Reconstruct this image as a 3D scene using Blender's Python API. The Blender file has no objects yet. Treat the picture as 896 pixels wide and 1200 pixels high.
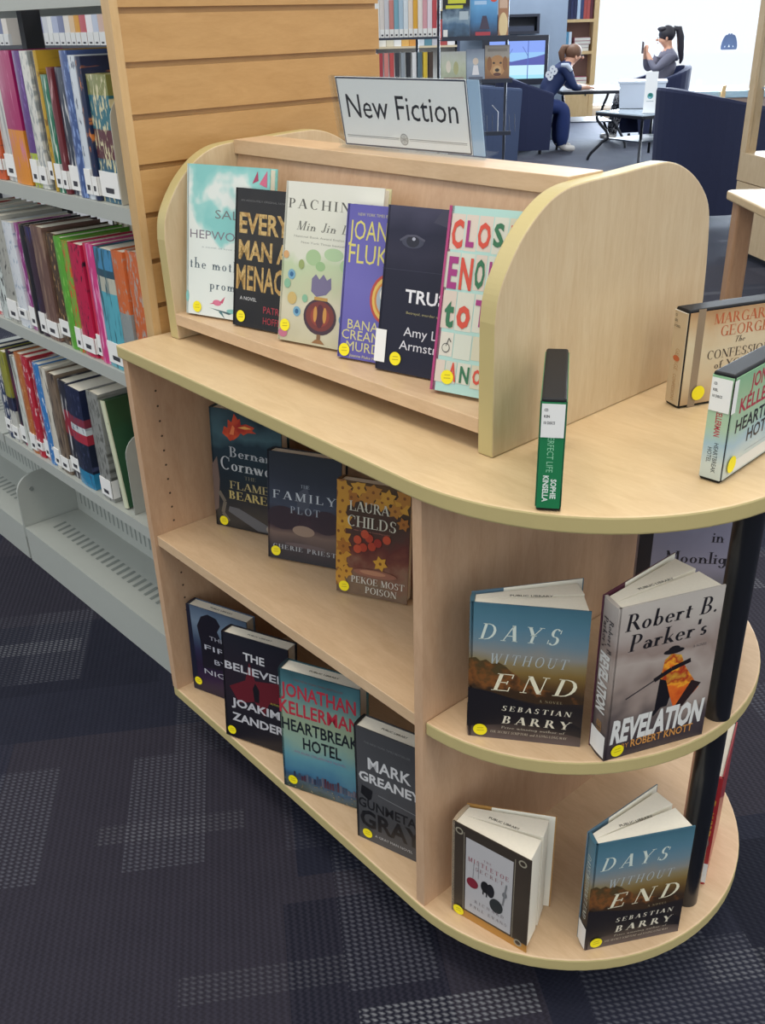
import bpy, bmesh, math, random
from mathutils import Matrix, Vector
R = math.radians
sc = bpy.context.scene
col = sc.collection

# ---------------------------------------------------------------- camera
cam = bpy.data.objects.new('camera', bpy.data.cameras.new('camera'))
col.objects.link(cam)
cam.data.sensor_fit = 'VERTICAL'; cam.data.sensor_height = 36
cam.data.lens = 1118.18 * 36 / 1200
cam.data.clip_start = 0.05; cam.data.clip_end = 200
rt = Vector((0.67719522, 0.73538389, -0.02484279)); up = Vector((-0.32270506, 0.32717409, 0.88815458)); fw = Vector((-0.66126249, 0.59343715, -0.45887283))
m3 = Matrix((rt, up, -fw)).transposed()
cam.matrix_world = Matrix.Translation((0, 0, 1.469)) @ m3.to_4x4()
sc.camera = cam

# ---------------------------------------------------------------- light
world = bpy.data.worlds.new('daylight'); sc.world = world; world.use_nodes = True
bg = world.node_tree.nodes['Background']
bg.inputs[0].default_value = (0.93, 0.97, 1.0, 1); bg.inputs[1].default_value = 1.12
sc.view_settings.view_transform = 'Standard'; sc.view_settings.look = 'None'
sc.view_settings.exposure = 0.0; sc.view_settings.gamma = 1.0; sc.view_settings.use_curve_mapping = False

def area(name, loc, rot, sx, sy, power, colr=(1, 1, 1)):
    l = bpy.data.lights.new(name, 'AREA'); l.shape = 'RECTANGLE'; l.size = sx; l.size_y = sy
    l.energy = power; l.color = colr
    o = bpy.data.objects.new(name, l); o.location = loc; o.rotation_euler = rot; col.objects.link(o)
    return o
for k, (lx, ly, pw) in enumerate([(-0.6, 0.2, 22), (-0.6, 2.4, 19), (-3.0, 0.0, 13), (1.6, 0.8, 19), (-5.4, 7.6, 60), (-8.2, 10.0, 60)]):
    area('overhead_fill', (lx, ly, 3.1), (0, 0, 0), 1.2, 0.6, pw, (1.0, 0.89, 0.74) if k < 4 else (0.9, 0.95, 1.0))  # unseen overhead lights added for direction; the last pair brightens the lounge
# daylight entering through the tall windows at the far end
_u, _D = 7.6, 16.6
area('window_daylight', (0.66790753 * _u - 0.74424427 * _D, 0.74424427 * _u + 0.66790753 * _D, 1.7), (R(-90), 0, math.atan2(0.74424427, 0.66790753) ), 8.5, 3.0, 2400, (0.82, 0.91, 1.0))

# ---------------------------------------------------------------- materials
def s2l(c):
    if isinstance(c, str):
        c = c.lstrip('#'); c = [int(c[i:i+2], 16) / 255 for i in (0, 2, 4)]
    return tuple(((x / 12.92) if x <= 0.04045 else ((x + 0.055) / 1.055) ** 2.4) for x in c) + (1.0,)
_mats = {}
def mat(colr, rough=0.5, metal=0.0, coat=0.0, noise=0.0, nscale=40.0, spec=0.5):
    key = (colr, rough, metal, coat, noise, nscale, spec)
    if key in _mats: return _mats[key]
    m = bpy.data.materials.new('paint'); m.use_nodes = True
    nt = m.node_tree; b = nt.nodes['Principled BSDF']
    c = s2l(colr)
    b.inputs['Base Color'].default_value = c; b.inputs['Roughness'].default_value = rough
    b.inputs['Metallic'].default_value = metal; b.inputs['Coat Weight'].default_value = coat
    b.inputs['Specular IOR Level'].default_value = spec
    if noise > 0:
        tc = nt.nodes.new('ShaderNodeTexCoord'); n = nt.nodes.new('ShaderNodeTexNoise'); n.inputs['Scale'].default_value = nscale
        n.inputs['Detail'].default_value = 4
        nt.links.new(tc.outputs['Object'], n.inputs['Vector'])
        mx = nt.nodes.new('ShaderNodeMix'); mx.data_type = 'RGBA'
        mx.inputs[6].default_value = tuple(max(0, x * (1 - noise)) for x in c[:3]) + (1,)
        mx.inputs[7].default_value = tuple(min(1, x * (1 + noise)) for x in c[:3]) + (1,)
        nt.links.new(n.outputs['Fac'], mx.inputs[0]); nt.links.new(mx.outputs[2], b.inputs['Base Color'])
    _mats[key] = m
    return m
def wood(c1, c2, scale=(1, 1, 1), rough=0.42, gs=9.0):
    key = ('wood', c1, c2, scale, rough, gs)
    if key in _mats: return _mats[key]
    m = bpy.data.materials.new('maple_wood'); m.use_nodes = True
    nt = m.node_tree; b = nt.nodes['Principled BSDF']; N = nt.nodes.new; L = nt.links.new
    tc = N('ShaderNodeTexCoord'); mp = N('ShaderNodeMapping'); mp.inputs['Scale'].default_value = scale
    L(tc.outputs['Object'], mp.inputs['Vector'])
    n1 = N('ShaderNodeTexNoise'); n1.inputs['Scale'].default_value = gs; n1.inputs['Detail'].default_value = 6; n1.inputs['Roughness'].default_value = 0.6
    n1.inputs['Distortion'].default_value = 0.6
    L(mp.outputs[0], n1.inputs['Vector'])
    n2 = N('ShaderNodeTexNoise'); n2.inputs['Scale'].default_value = gs * 7; n2.inputs['Detail'].default_value = 3
    L(mp.outputs[0], n2.inputs['Vector'])
    ad = N('ShaderNodeMath'); ad.operation = 'MULTIPLY_ADD'; ad.inputs[1].default_value = 0.35
    L(n2.outputs['Fac'], ad.inputs[0]); L(n1.outputs['Fac'], ad.inputs[2])
    cr = N('ShaderNodeValToRGB'); cr.color_ramp.elements[0].position = 0.42; cr.color_ramp.elements[1].position = 0.86
    cr.color_ramp.elements[0].color = s2l(c2); cr.color_ramp.elements[1].color = s2l(c1)
    L(ad.outputs[0], cr.inputs[0]); L(cr.outputs[0], b.inputs['Base Color'])
    b.inputs['Roughness'].default_value = rough
    _mats[key] = m
    return m
def ramp_art(stops, h, amount=0.0, nscale=12.0, rough=0.40, axis=2, coat=0.10, detail=3.0, stretch=(1, 1, 1), off=0.0):
    """printed cover picture: a ramp of colours up the cover, broken up by noise"""
    m = bpy.data.materials.new('printed_cover'); m.use_nodes = True
    nt = m.node_tree; b = nt.nodes['Principled BSDF']; N = nt.nodes.new; L = nt.links.new
    tc = N('ShaderNodeTexCoord'); sp = N('ShaderNodeSeparateXYZ'); L(tc.outputs['Object'], sp.inputs[0])
    dv = N('ShaderNodeMath'); dv.operation = 'MULTIPLY'; dv.inputs[1].default_value = 1.0 / h; L(sp.outputs[axis], dv.inputs[0])
    mp = N('ShaderNodeMapping'); mp.inputs['Scale'].default_value = stretch; mp.inputs['Location'].default_value = (off, off, off)
    L(tc.outputs['Object'], mp.inputs[0])
    n = N('ShaderNodeTexNoise'); n.inputs['Scale'].default_value = nscale; n.inputs['Detail'].default_value = detail
    L(mp.outputs[0], n.inputs['Vector'])
    sb = N('ShaderNodeMath'); sb.operation = 'SUBTRACT'; sb.inputs[1].default_value = 0.5; L(n.outputs['Fac'], sb.inputs[0])
    ma = N('ShaderNodeMath'); ma.operation = 'MULTIPLY_ADD'; ma.inputs[1].default_value = amount
    L(sb.outputs[0], ma.inputs[0]); L(dv.outputs[0], ma.inputs[2])
    cr = N('ShaderNodeValToRGB'); e = cr.color_ramp.elements
    while len(e) < len(stops): e.new(0.5)
    for i, (p, c) in enumerate(stops):
        e[i].position = p; e[i].color = s2l(c)
    L(ma.outputs[0], cr.inputs[0]); L(cr.outputs[0], b.inputs['Base Color'])
    b.inputs['Roughness'].default_value = rough; b.inputs['Coat Weight'].default_value = coat; b.inputs['Coat Roughness'].default_value = 0.15; b.inputs['Specular IOR Level'].default_value = 0.35
    return m

# ---------------------------------------------------------------- mesh builder
class G:
    def __init__(s): s.v = []; s.f = []; s.m = []; s.sm = []
    def add(s, vs, fs, m=0, T=None, smooth=False):
        o = len(s.v)
        if T is not None: vs = [T @ Vector(p) for p in vs]
        s.v += [tuple(p) for p in vs]
        for f in fs: s.f.append([o + i for i in f]); s.m.append(m); s.sm.append(smooth)
        return s
    def box(s, x0, x1, y0, y1, z0, z1, m=0, T=None):
        vs = [(x0, y0, z0), (x1, y0, z0), (x1, y1, z0), (x0, y1, z0), (x0, y0, z1), (x1, y0, z1), (x1, y1, z1), (x0, y1, z1)]
        return s.add(vs, [(0, 3, 2, 1), (4, 5, 6, 7), (0, 1, 5, 4), (1, 2, 6, 5), (2, 3, 7, 6), (3, 0, 4, 7)], m, T)
    def prism(s, pts, a, b, m=0, axis='z', mside=None, T=None):
        n = len(pts); mk = {'z': lambda p, t: (p[0], p[1], t), 'x': lambda p, t: (t, p[0], p[1]), 'y': lambda p, t: (p[0], t, p[1])}[axis]
        vs = [mk(p, a) for p in pts] + [mk(p, b) for p in pts]
        s.add(vs, [tuple(range(n))[::-1], tuple(range(n, 2 * n))], m, T)
        s.add(vs, [(i, (i + 1) % n, n + (i + 1) % n, n + i) for i in range(n)], m if mside is None else mside, T)
        return s
    def poly(s, pts, m=0, T=None): return s.add(pts, [tuple(range(len(pts)))], m, T)
    def tube(s, path, r, m=0, n=10, T=None, cap=True):
        P = [Vector(p) for p in path]; rs = r if isinstance(r, (list, tuple)) else [r] * len(P)
        rings = []; prev = None
        for i, p in enumerate(P):
            d = (P[min(i + 1, len(P) - 1)] - P[max(i - 1, 0)]).normalized()
            if prev is None:
                a = d.orthogonal().normalized()
            else: a = (prev - d * prev.dot(d)).normalized()
            prev = a; b = d.cross(a)
            rings.append([p + (a * math.cos(t) + b * math.sin(t)) * rs[i] for t in [2 * math.pi * k / n for k in range(n)]])
        vs = [q for ring in rings for q in ring]; fs = []
        for i in range(len(P) - 1):
            for k in range(n): fs.append((i * n + k, i * n + (k + 1) % n, (i + 1) * n + (k + 1) % n, (i + 1) * n + k))
        s.add(vs, fs, m, T, smooth=True)
        if cap: s.add(vs, [tuple(range(n))[::-1], tuple(range((len(P) - 1) * n, len(P) * n))], m, T)
        return s
    def cyl(s, x, y, z0, z1, r, m=0, n=24, T=None): return s.tube([(x, y, z0), (x, y, z1)], r, m, n, T)
    def build(s, name, mats, parent=None, bevel=0.0, seg=2, loc=None):
        me = bpy.data.meshes.new(name); me.from_pydata(s.v, [], s.f)
        if not isinstance(mats, (list, tuple)): mats = [mats]
        for m in mats: me.materials.append(m)
        me.polygons.foreach_set('material_index', s.m); me.polygons.foreach_set('use_smooth', s.sm)
        me.update()
        o = bpy.data.objects.new(name, me); col.objects.link(o)
        if parent: o.parent = parent
        if loc: o.location = loc
        if bevel > 0:
            bm = bmesh.new(); bm.from_mesh(me); bmesh.ops.remove_doubles(bm, verts=bm.verts, dist=1e-5); bm.to_mesh(me); bm.free()
            b = o.modifiers.new('bevel', 'BEVEL'); b.width = bevel; b.segments = seg; b.limit_method = 'ANGLE'; b.angle_limit = R(40)
        return o
def tag(o, label=None, cat=None, group=None, kind=None):
    if label: o['label'] = label
    if cat: o['category'] = cat
    if group: o['group'] = group
    if kind: o['kind'] = kind
    return o
def empty(name, loc=(0, 0, 0), rz=0.0, rx=0.0):
    e = bpy.data.objects.new(name, None); e.empty_display_size = 0.05; col.objects.link(e)
    e.location = loc; e.rotation_euler = (rx, 0, rz)
    return e
def thing(name, label, cat, loc=(0, 0, 0), rz=0.0, group=None, rx=0.0):
    return tag(empty(name, loc, rz, rx), label, cat, group)
def copy_tree(o, parent=None):
    c = o.copy(); col.objects.link(c)
    if parent: c.parent = parent
    for ch in list(o.children): copy_tree(ch, c)
    return c
def arc(cx, cy, rx, ry, a0, a1, n=12):
    return [(cx + rx * math.cos(R(a0 + (a1 - a0) * k / n)), cy + ry * math.sin(R(a0 + (a1 - a0) * k / n))) for k in range(n + 1)]

# ---------------------------------------------------------------- lettering
TT, tt = 0.15, 0.045
GL = {
 'A': ('d .05 0 .38 1 t,d .68 0 .38 1 T,h .17 .56 .33,f .06 0,f .68 0', .76), 'B': ('s .15 0 1,a .3 .74 .27 .26 -90 90,a .3 .26 .33 .26 -90 90,h .15 .3 .975,h .15 .3 .5,h .15 .3 .025', .7),
 'C': ('a .45 .5 .4 .52 48 312,n .72 .66 .95', .8), 'D': ('s .15 0 1,a .32 .5 .48 .5 -90 90,h .15 .32 .975,h .15 .32 .025', .86),
 'E': ('s .15 0 1,h .15 .62 .975,h .15 .5 .5,h .15 .68 .025,n .62 .76 1,n .66 0 .26,n .5 .4 .6', .74), 'F': ('s .15 0 1,h .15 .62 .975,h .15 .5 .5,n .62 .76 1,n .5 .4 .6', .68),
 'G': ('a .45 .5 .4 .52 48 312,n .72 .7 .95,s .72 .02 .42', .84), 'H': ('s .15 0 1,s .72 0 1,h .15 .72 .5', .87), 'I': ('s .15 0 1', .3),
 'J': ('s .3 .15 1,a .17 .15 .2 .2 180 360', .42), 'K': ('s .15 0 1,d .2 .42 .65 1 t,d .72 0 .36 .58 T', .8), 'L': ('s .15 0 1,h .15 .62 .025,n .62 0 .28', .68),
 'M': ('n .12 0 1,d .47 0 .14 1 T,d .47 0 .8 1 t,s .84 0 1,f .12 0', .98), 'N': ('n .12 0 1,d .75 0 .14 1 T,n .77 0 1,f .12 0,f .77 1', .88), 'O': ('a .45 .5 .42 .52 0 360', .9),
 'P': ('s .15 0 1,a .3 .72 .3 .28 -90 90,h .15 .3 .975,h .15 .3 .465', .65), 'Q': ('a .45 .5 .42 .52 0 360,d .85 -.2 .45 .1 T', .9), 'R': ('s .15 0 1,a .3 .74 .28 .26 -90 90,h .15 .3 .975,h .15 .35 .5,d .72 0 .38 .5 T', .78),
 'S': ('a .33 .75 .25 .27 35 275,a .33 .26 .28 .28 -145 88,n .56 .72 .95,n .06 .05 .3', .66), 'T': ('s .4 0 1,h .03 .77 .975,n .04 .76 1,n .76 .76 1', .8), 'U': ('s .15 .3 1,n .7 .3 1,a .41 .32 .33 .34 180 360,f .7 1', .84),
 'V': ('d .4 0 .08 1 T,d .4 0 .72 1 t,f .08 1,f .72 1', .8), 'W': ('d .33 0 .08 1 T,d .33 0 .55 1 t,d .78 0 .5 1 T,d .78 0 1.02 1 t,f .08 1,f 1.02 1', 1.1), 'X': ('d .7 0 .1 1 T,d .06 0 .68 1 t', .78),
 'Y': ('d .4 .45 .08 1 T,d .4 .45 .72 1 t,s .4 0 .5,f .08 1,f .72 1', .8), 'Z': ('h .06 .66 .975,d .1 0 .58 1 T,h .06 .68 .025', .74),
 'a': ('a .24 .15 .2 .17 0 360,r .42 0 .36,a .25 .33 .2 .18 10 160', .54), 'b': ('r .12 0 1,a .29 .25 .25 .27 0 360', .58), 'c': ('a .27 .25 .25 .27 45 315', .5), 'd': ('a .25 .25 .25 .27 0 360,r .47 0 1', .6),
 'e': ('a .27 .25 .25 .27 0 320,h .05 .5 .27', .55), 'f': ('s .17 0 .82,a .34 .8 .2 .2 40 180,h .02 .36 .48', .4), 'g': ('a .25 .27 .23 .25 0 360,r .47 -.15 .5,a .27 -.14 .22 .2 180 360', .58),
 'h': ('s .12 0 1,a .3 .3 .22 .22 0 180,s .47 0 .32', .62), 'i': ('s .12 0 .5,o .12 .7 .08', .26), 'j': ('r .15 -.2 .5,o .15 .7 .08', .28), 'k': ('s .12 0 1,d .17 .2 .44 .5 t,d .5 0 .26 .3 T', .56), 'l': ('s .12 0 1', .26),
 'm': ('s .12 0 .5,a .28 .3 .2 .22 0 180,s .43 0 .32,a .6 .3 .2 .22 0 180,s .76 0 .32', .9), 'n': ('s .12 0 .5,a .3 .3 .22 .22 0 180,s .47 0 .32', .62), 'o': ('a .27 .25 .25 .27 0 360', .56),
 'p': ('s .12 -.3 .5,a .29 .25 .25 .27 0 360', .58), 'q': ('s .46 -.3 .5,a .27 .25 .25 .27 0 360', .58), 'r': ('s .12 0 .5,a .3 .3 .18 .2 40 170', .44), 's': ('a .2 .37 .16 .15 30 275,a .2 .14 .18 .16 -150 85', .4),
 't': ('r .17 0 .7,h .02 .36 .48,a .27 .08 .12 .1 180 300', .38), 'u': ('r .12 .2 .5,a .28 .2 .22 .22 180 360,s .46 0 .5', .6), 'v': ('d .27 0 .07 .5 T,d .27 0 .46 .5 t', .52), 'w': ('d .24 0 .07 .5 T,d .24 0 .38 .5 t,d .53 0 .36 .5 T,d .53 0 .7 .5 t', .76),
 'x': ('d .44 0 .08 .5 T,d .06 0 .42 .5 t', .5), 'y': ('d .27 0 .07 .5 T,d .12 -.3 .46 .5 t', .52), 'z': ('h .05 .42 .475,d .08 0 .36 .5 T,h .05 .44 .025', .48),
 '.': ('o .1 .06 .08', .22), "'": ('r .08 .7 1', .16), ' ': ('', .35), ',': ('o .1 .03 .08', .2)}
_gc = {}
def glyph(ch, W=1.0):
    if (ch, W) in _gc: return _gc[(ch, W)]
    T_, t_ = TT * W, tt * (0.6 + 0.4 * W); sf = 0.09
    spec, adv = GL.get(ch, GL['I']); out = []
    for tok in spec.split(','):
        if not tok: continue
        q = tok.split(); k = q[0]
        if k == 'd': x0, y0, x1, y1 = map(float, q[1:5]); w = (T_ if q[5] == 'T' else t_) * 0.62 if q[5] == 'T' else t_ * 0.7; out.append([(x0 - w, y0), (x0 + w, y0), (x1 + w, y1), (x1 - w, y1)]); continue
        p = list(map(float, q[1:]))
        if k in 'snr':
            w = (t_ if k == 'n' else T_) / 2; out.append([(p[0] - w, p[1]), (p[0] + w, p[1]), (p[0] + w, p[2]), (p[0] - w, p[2])])
            if k == 's':
                for y in (p[1], p[2] - 0.035): out.append([(p[0] - w - sf, y), (p[0] + w + sf, y), (p[0] + w + sf, y + 0.035), (p[0] - w - sf, y + 0.035)])
        elif k == 'h': out.append([(p[0], p[2] - t_ / 2), (p[1], p[2] - t_ / 2), (p[1], p[2] + t_ / 2), (p[0], p[2] + t_ / 2)])
        elif k == 'f': y = p[1] - (0.035 if p[1] > 0.5 else 0); out.append([(p[0] - sf - .05, y), (p[0] + sf + .05, y), (p[0] + sf + .05, y + 0.035), (p[0] - sf - .05, y + 0.035)])
        elif k == 'o': out.append([(p[0] + p[2] * math.cos(a * math.pi / 4), p[1] + p[2] * math.sin(a * math.pi / 4)) for a in range(8)])
        elif k == 'a':
            n = max(4, int((p[5] - p[4]) / 24)); o = arc(p[0], p[1], p[2], p[3], p[4], p[5], n); i = arc(p[0], p[1], p[2] - T_, p[3] - t_, p[4], p[5], n)
            for j in range(n): out.append([o[j], o[j + 1], i[j + 1], i[j]])
    _gc[(ch, W)] = (out, adv)
    return _gc[(ch, W)]
_sans = {}
def sans(text, bold=0.0):
    key = (text, bold)
    if key in _sans: return _sans[key]
    cu = bpy.data.curves.new('lettering', 'FONT'); cu.body = text; cu.size = 1; cu.resolution_u = 2; cu.offset = bold
    ob = bpy.data.objects.new('lettering', cu); me = ob.to_mesh()
    vs = [(v.co.x, v.co.y) for v in me.vertices]; fs = [list(p.vertices) for p in me.polygons]
    ob.to_mesh_clear(); bpy.data.objects.remove(ob); bpy.data.curves.remove(cu)
    _sans[key] = (vs, fs)
    return _sans[key]
CAP = max(v[1] for v in sans('H')[0])
def text2d(text, x, y, w, h, font='sans', slant=0.0, bold=0.0, sp=0.0):
    """flat lettering fitted to width w with capital height h; returns verts, faces"""
    if font == 'sans':
        vs, fs = sans(text, bold); vs = [(a / CAP, b / CAP) for a, b in vs]
    else:
        vs, fs, cx = [], [], 0.0
        for ch in text:
            polys, adv = glyph(ch, 1.0 + bold)
            for p in polys:
                o = len(vs); vs += [(cx + a, b) for a, b in p]; fs.append(list(range(o, o + len(p))))
            cx += adv + 0.06 + sp
    x0 = min(v[0] for v in vs); x1 = max(v[0] for v in vs); k = w / (x1 - x0)
    return [(x + (a - x0) * k + slant * b * h, y + b * h) for a, b in vs], fs

# art: list of items drawn one above the other on a printed face
#  ('t', text, x, y, w, h, colour, opts)   ('p', [(x,y)..], colour)   ('e', cx, cy, rx, ry, colour)   fractions of the face
EPS = 0.00003
def draw(g, mats, items, W, H, place, mi0):
    """place(a, b, e): point a metres right, b metres up on the face, e off the surface"""
    idx = {}
    def mi(c, rough=0.35):
        if c not in idx:
            mats.append(c if not isinstance(c, str) else mat(c, rough)); idx[c] = len(mats) - 1
        return idx[c]
    e = EPS
    for it in items:
        k = it[0]
        if k == 't':
            _, s, x, y, w, h, c, o = (it + ({},))[:8]
            o = dict(o); rot = o.pop('rot', 0)
            if rot:
                vs, fs = text2d(s, 0, 0, w * H, h * W, **o)
                vs = [(x * W + b, y * H - a) for a, b in vs] if rot < 0 else [(x * W - b, y * H + a) for a, b in vs]
            else: vs, fs = text2d(s, x * W, y * H, w * W, h * H, **o)
        elif k == 'p': vs = [(a * W, b * H) for a, b in it[1]]; fs = [list(range(len(vs)))]; c = it[2]
        elif k == 'e':
            _, cx, cy, rx, ry, c = it; vs = [(cx * W + rx * W * math.cos(t * math.pi / 12), cy * H + ry * H * math.sin(t * math.pi / 12)) for t in range(24)]; fs = [list(range(24))]
        elif k == 'r':  # rectangle
            _, x0, y0, x1, y1, c = it; vs = [(x0 * W, y0 * H), (x1 * W, y0 * H), (x1 * W, y1 * H), (x0 * W, y1 * H)]; fs = [[0, 1, 2, 3]]
        elif k == 'l':  # line strip with width
            _, pts, lw, c = it; vs, fs = [], []
            for j in range(len(pts) - 1):
                a = Vector((pts[j][0] * W, pts[j][1] * H)); b = Vector((pts[j + 1][0] * W, pts[j + 1][1] * H)); n = (b - a).normalized(); n = Vector((-n.y, n.x)) * lw * W / 2
                o = len(vs); vs += [tuple(a - n), tuple(b - n), tuple(b + n), tuple(a + n)]; fs.append([o, o + 1, o + 2, o + 3])
        g.add([place(a, b, e) for a, b in vs], fs, mi(c)); e += EPS

PAPER = mat('#efe9d8', 0.8, noise=0.05, nscale=300)
YEL = mat('#f0e010', 0.5)
WHT = mat('#e9e9e6', 0.5)
def book(name, label, x, y, z, yaw, w, h, t, base, art=(), spine=(), lean=0.0, back=None, spcol=None, open_=None, dot=(0.11, 0.07), spine_label=None, group=None, pages_cov=None, stamp=False, cat='book', dotr=0.0103):
    """x,y,z: near bottom spine-side corner of the front cover, cover faces local -y"""
    L = R(lean); dz = t * math.sin(L) if lean > 0 else 0.0
    hd = math.hypot(x, y); k = dz / max(0.2, 1.469 - z)
    root = thing(name, label, cat, (x * (1 - k), y * (1 - k), z + dz), R(yaw), group, rx=-L)
    ct = 0.0022
    if isinstance(base, str): base = mat(base, 0.35, coat=0.25)
    back = back or base; spcol = spcol or base
    if isinstance(back, str): back = mat(back, 0.35, coat=0.2)
    if isinstance(spcol, str): spcol = mat(spcol, 0.35, coat=0.2)
    mats = [base, back, spcol, mat('#f2eee0', 0.6)]
    g = G(); al = R(open_ or 0.0)
    g.box(0.002, w, 0, ct, 0, h, 0)
    # spine, gently rounded
    if open_:
        hx, hy = 0.0, t      # back cover hinges at (0,t)
        bd = Vector((math.cos(al), math.sin(al), 0)); bn = Vector((-math.sin(al), math.cos(al), 0))
        o = Vector((hx, hy, 0))
        q = [o, o + bd * w, o + bd * w + bn * ct, o + bn * ct]
        g.prism([(p.x, p.y) for p in q], 0, h, 1)
        g.prism([(p.x, p.y) for p in [o + bd * w * .28 - bn * .0006, o + bd * (w - .002) - bn * .0006, o + bd * (w - .002) + bn * .0001, o + bd * w * .28 + bn * .0001]], 0.001, h + .0006, 3)
    else:
        g.box(0.002, w, t - ct, t, 0, h, 1)
    sp = [(0.0012 - 0.0022 * math.sin(math.pi * j / 8), t * j / 8) for j in range(9)]
    pr = sp + [(0.0055, t), (0.0055, 0)]
    g.prism(pr, 0, h, 2)
    draw(g, mats, art, w, h, lambda a, b, e: (a, -e, b), 4)
    if spine: draw(g, mats, spine, t, h, lambda a, b, e: (-0.0012 - e, t - a, b), 4)
    cv = g.build('cover', mats, root)
    # page block(s)
    pg = G(); ins = 0.0022
    if open_:
        def wedge(a0, y0, a1, y1, ww):
            d0 = Vector((math.cos(a0), math.sin(a0))); d1 = Vector((math.cos(a1), math.sin(a1)))
            p0 = Vector((0.006, y0)); p1 = Vector((0.006, y1))
            return [tuple(p0), tuple(p0 + d0 * ww), tuple(p1 + d1 * (ww * 0.97)), tuple(p1)]
        tm = t * 0.5
        pg.prism(wedge(R(0.5), ct, al * 0.48, tm, w - 0.009), ins, h - ins)
        pg.prism(wedge(al * 0.60, tm + 0.0003, al * 0.95, t - ct, w - 0.012), ins, h - ins)
    else:
        pg.box(0.005, w - 0.004, ct, t - ct, ins, h - ins)
    pgo = pg.build('pages', [PAPER], root)
    if stamp:
        aa = al * 0.3 if open_ else 0
        vs, fs = text2d('PUBLIC LIBRARY', w * 0.34, t * (0.45 if not open_ else 0.75), w * 0.36, 0.0045, bold=0.01)
        ca, sa = math.cos(aa), math.sin(aa)
        st_ = G(); st_.add([(a * ca - b * sa, a * sa + b * ca, h - ins + 0.0003) for a, b in vs], fs, 0); st_.build('library_stamp', [mat('#4a463c', 0.8)], pgo)
    if dot:
        d = G(); n = 20; cx, cz = dot[0] * w, dot[1] * h
        d.add([(cx + dotr * math.cos(2 * math.pi * j / n), -0.0014, cz + dotr * math.sin(2 * math.pi * j / n)) for j in range(n)], [tuple(range(n))])
        dm = [YEL, mat('#b9a818', 0.6)]
        for q, zz in ((0.6, 0.2), (0.7, -0.25)):
            d.add([(cx + a * dotr, -0.0015, cz + b * dotr) for a, b in ((-q * .7, zz), (q * .8, zz + .1), (q * .8, zz + .22), (-q * .7, zz + .12))], [(0, 1, 2, 3)], 1)
        d.build('round_sticker', dm, cv)['label'] = 'yellow round sticker'
    if spine_label:
        s = G(); z0, z1, wrap = spine_label
        s.add([(-0.0013, t * 0.97, z0), (-0.0019, t * 0.5, z0), (-0.0010, -0.0006, z0), (-0.0010, -0.0006, z1), (-0.0019, t * .5, z1), (-0.0013, t * 0.97, z1)], [(0, 1, 4, 5), (1, 2, 3, 4)])
        if wrap: s.add([(-0.0018, -0.0012, z0), (wrap, -0.0012, z0), (wrap, -0.0012, z1), (-0.0018, -0.0012, z1)], [(0, 1, 2, 3)])
        s.build('spine_label', [WHT], cv)['label'] = 'white spine label'
    return root

# ================================================================ THE SETTING
# frame of the lounge behind: u to the right, D away from the camera
RU = Vector((0.66790753, 0.74424427, 0)); FD = Vector((-0.74424427, 0.66790753, 0)); RZ = math.atan2(RU.y, RU.x)
def uD(u, D, z=0.0): return tuple(RU * u + FD * D + Vector((0, 0, z)))

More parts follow.
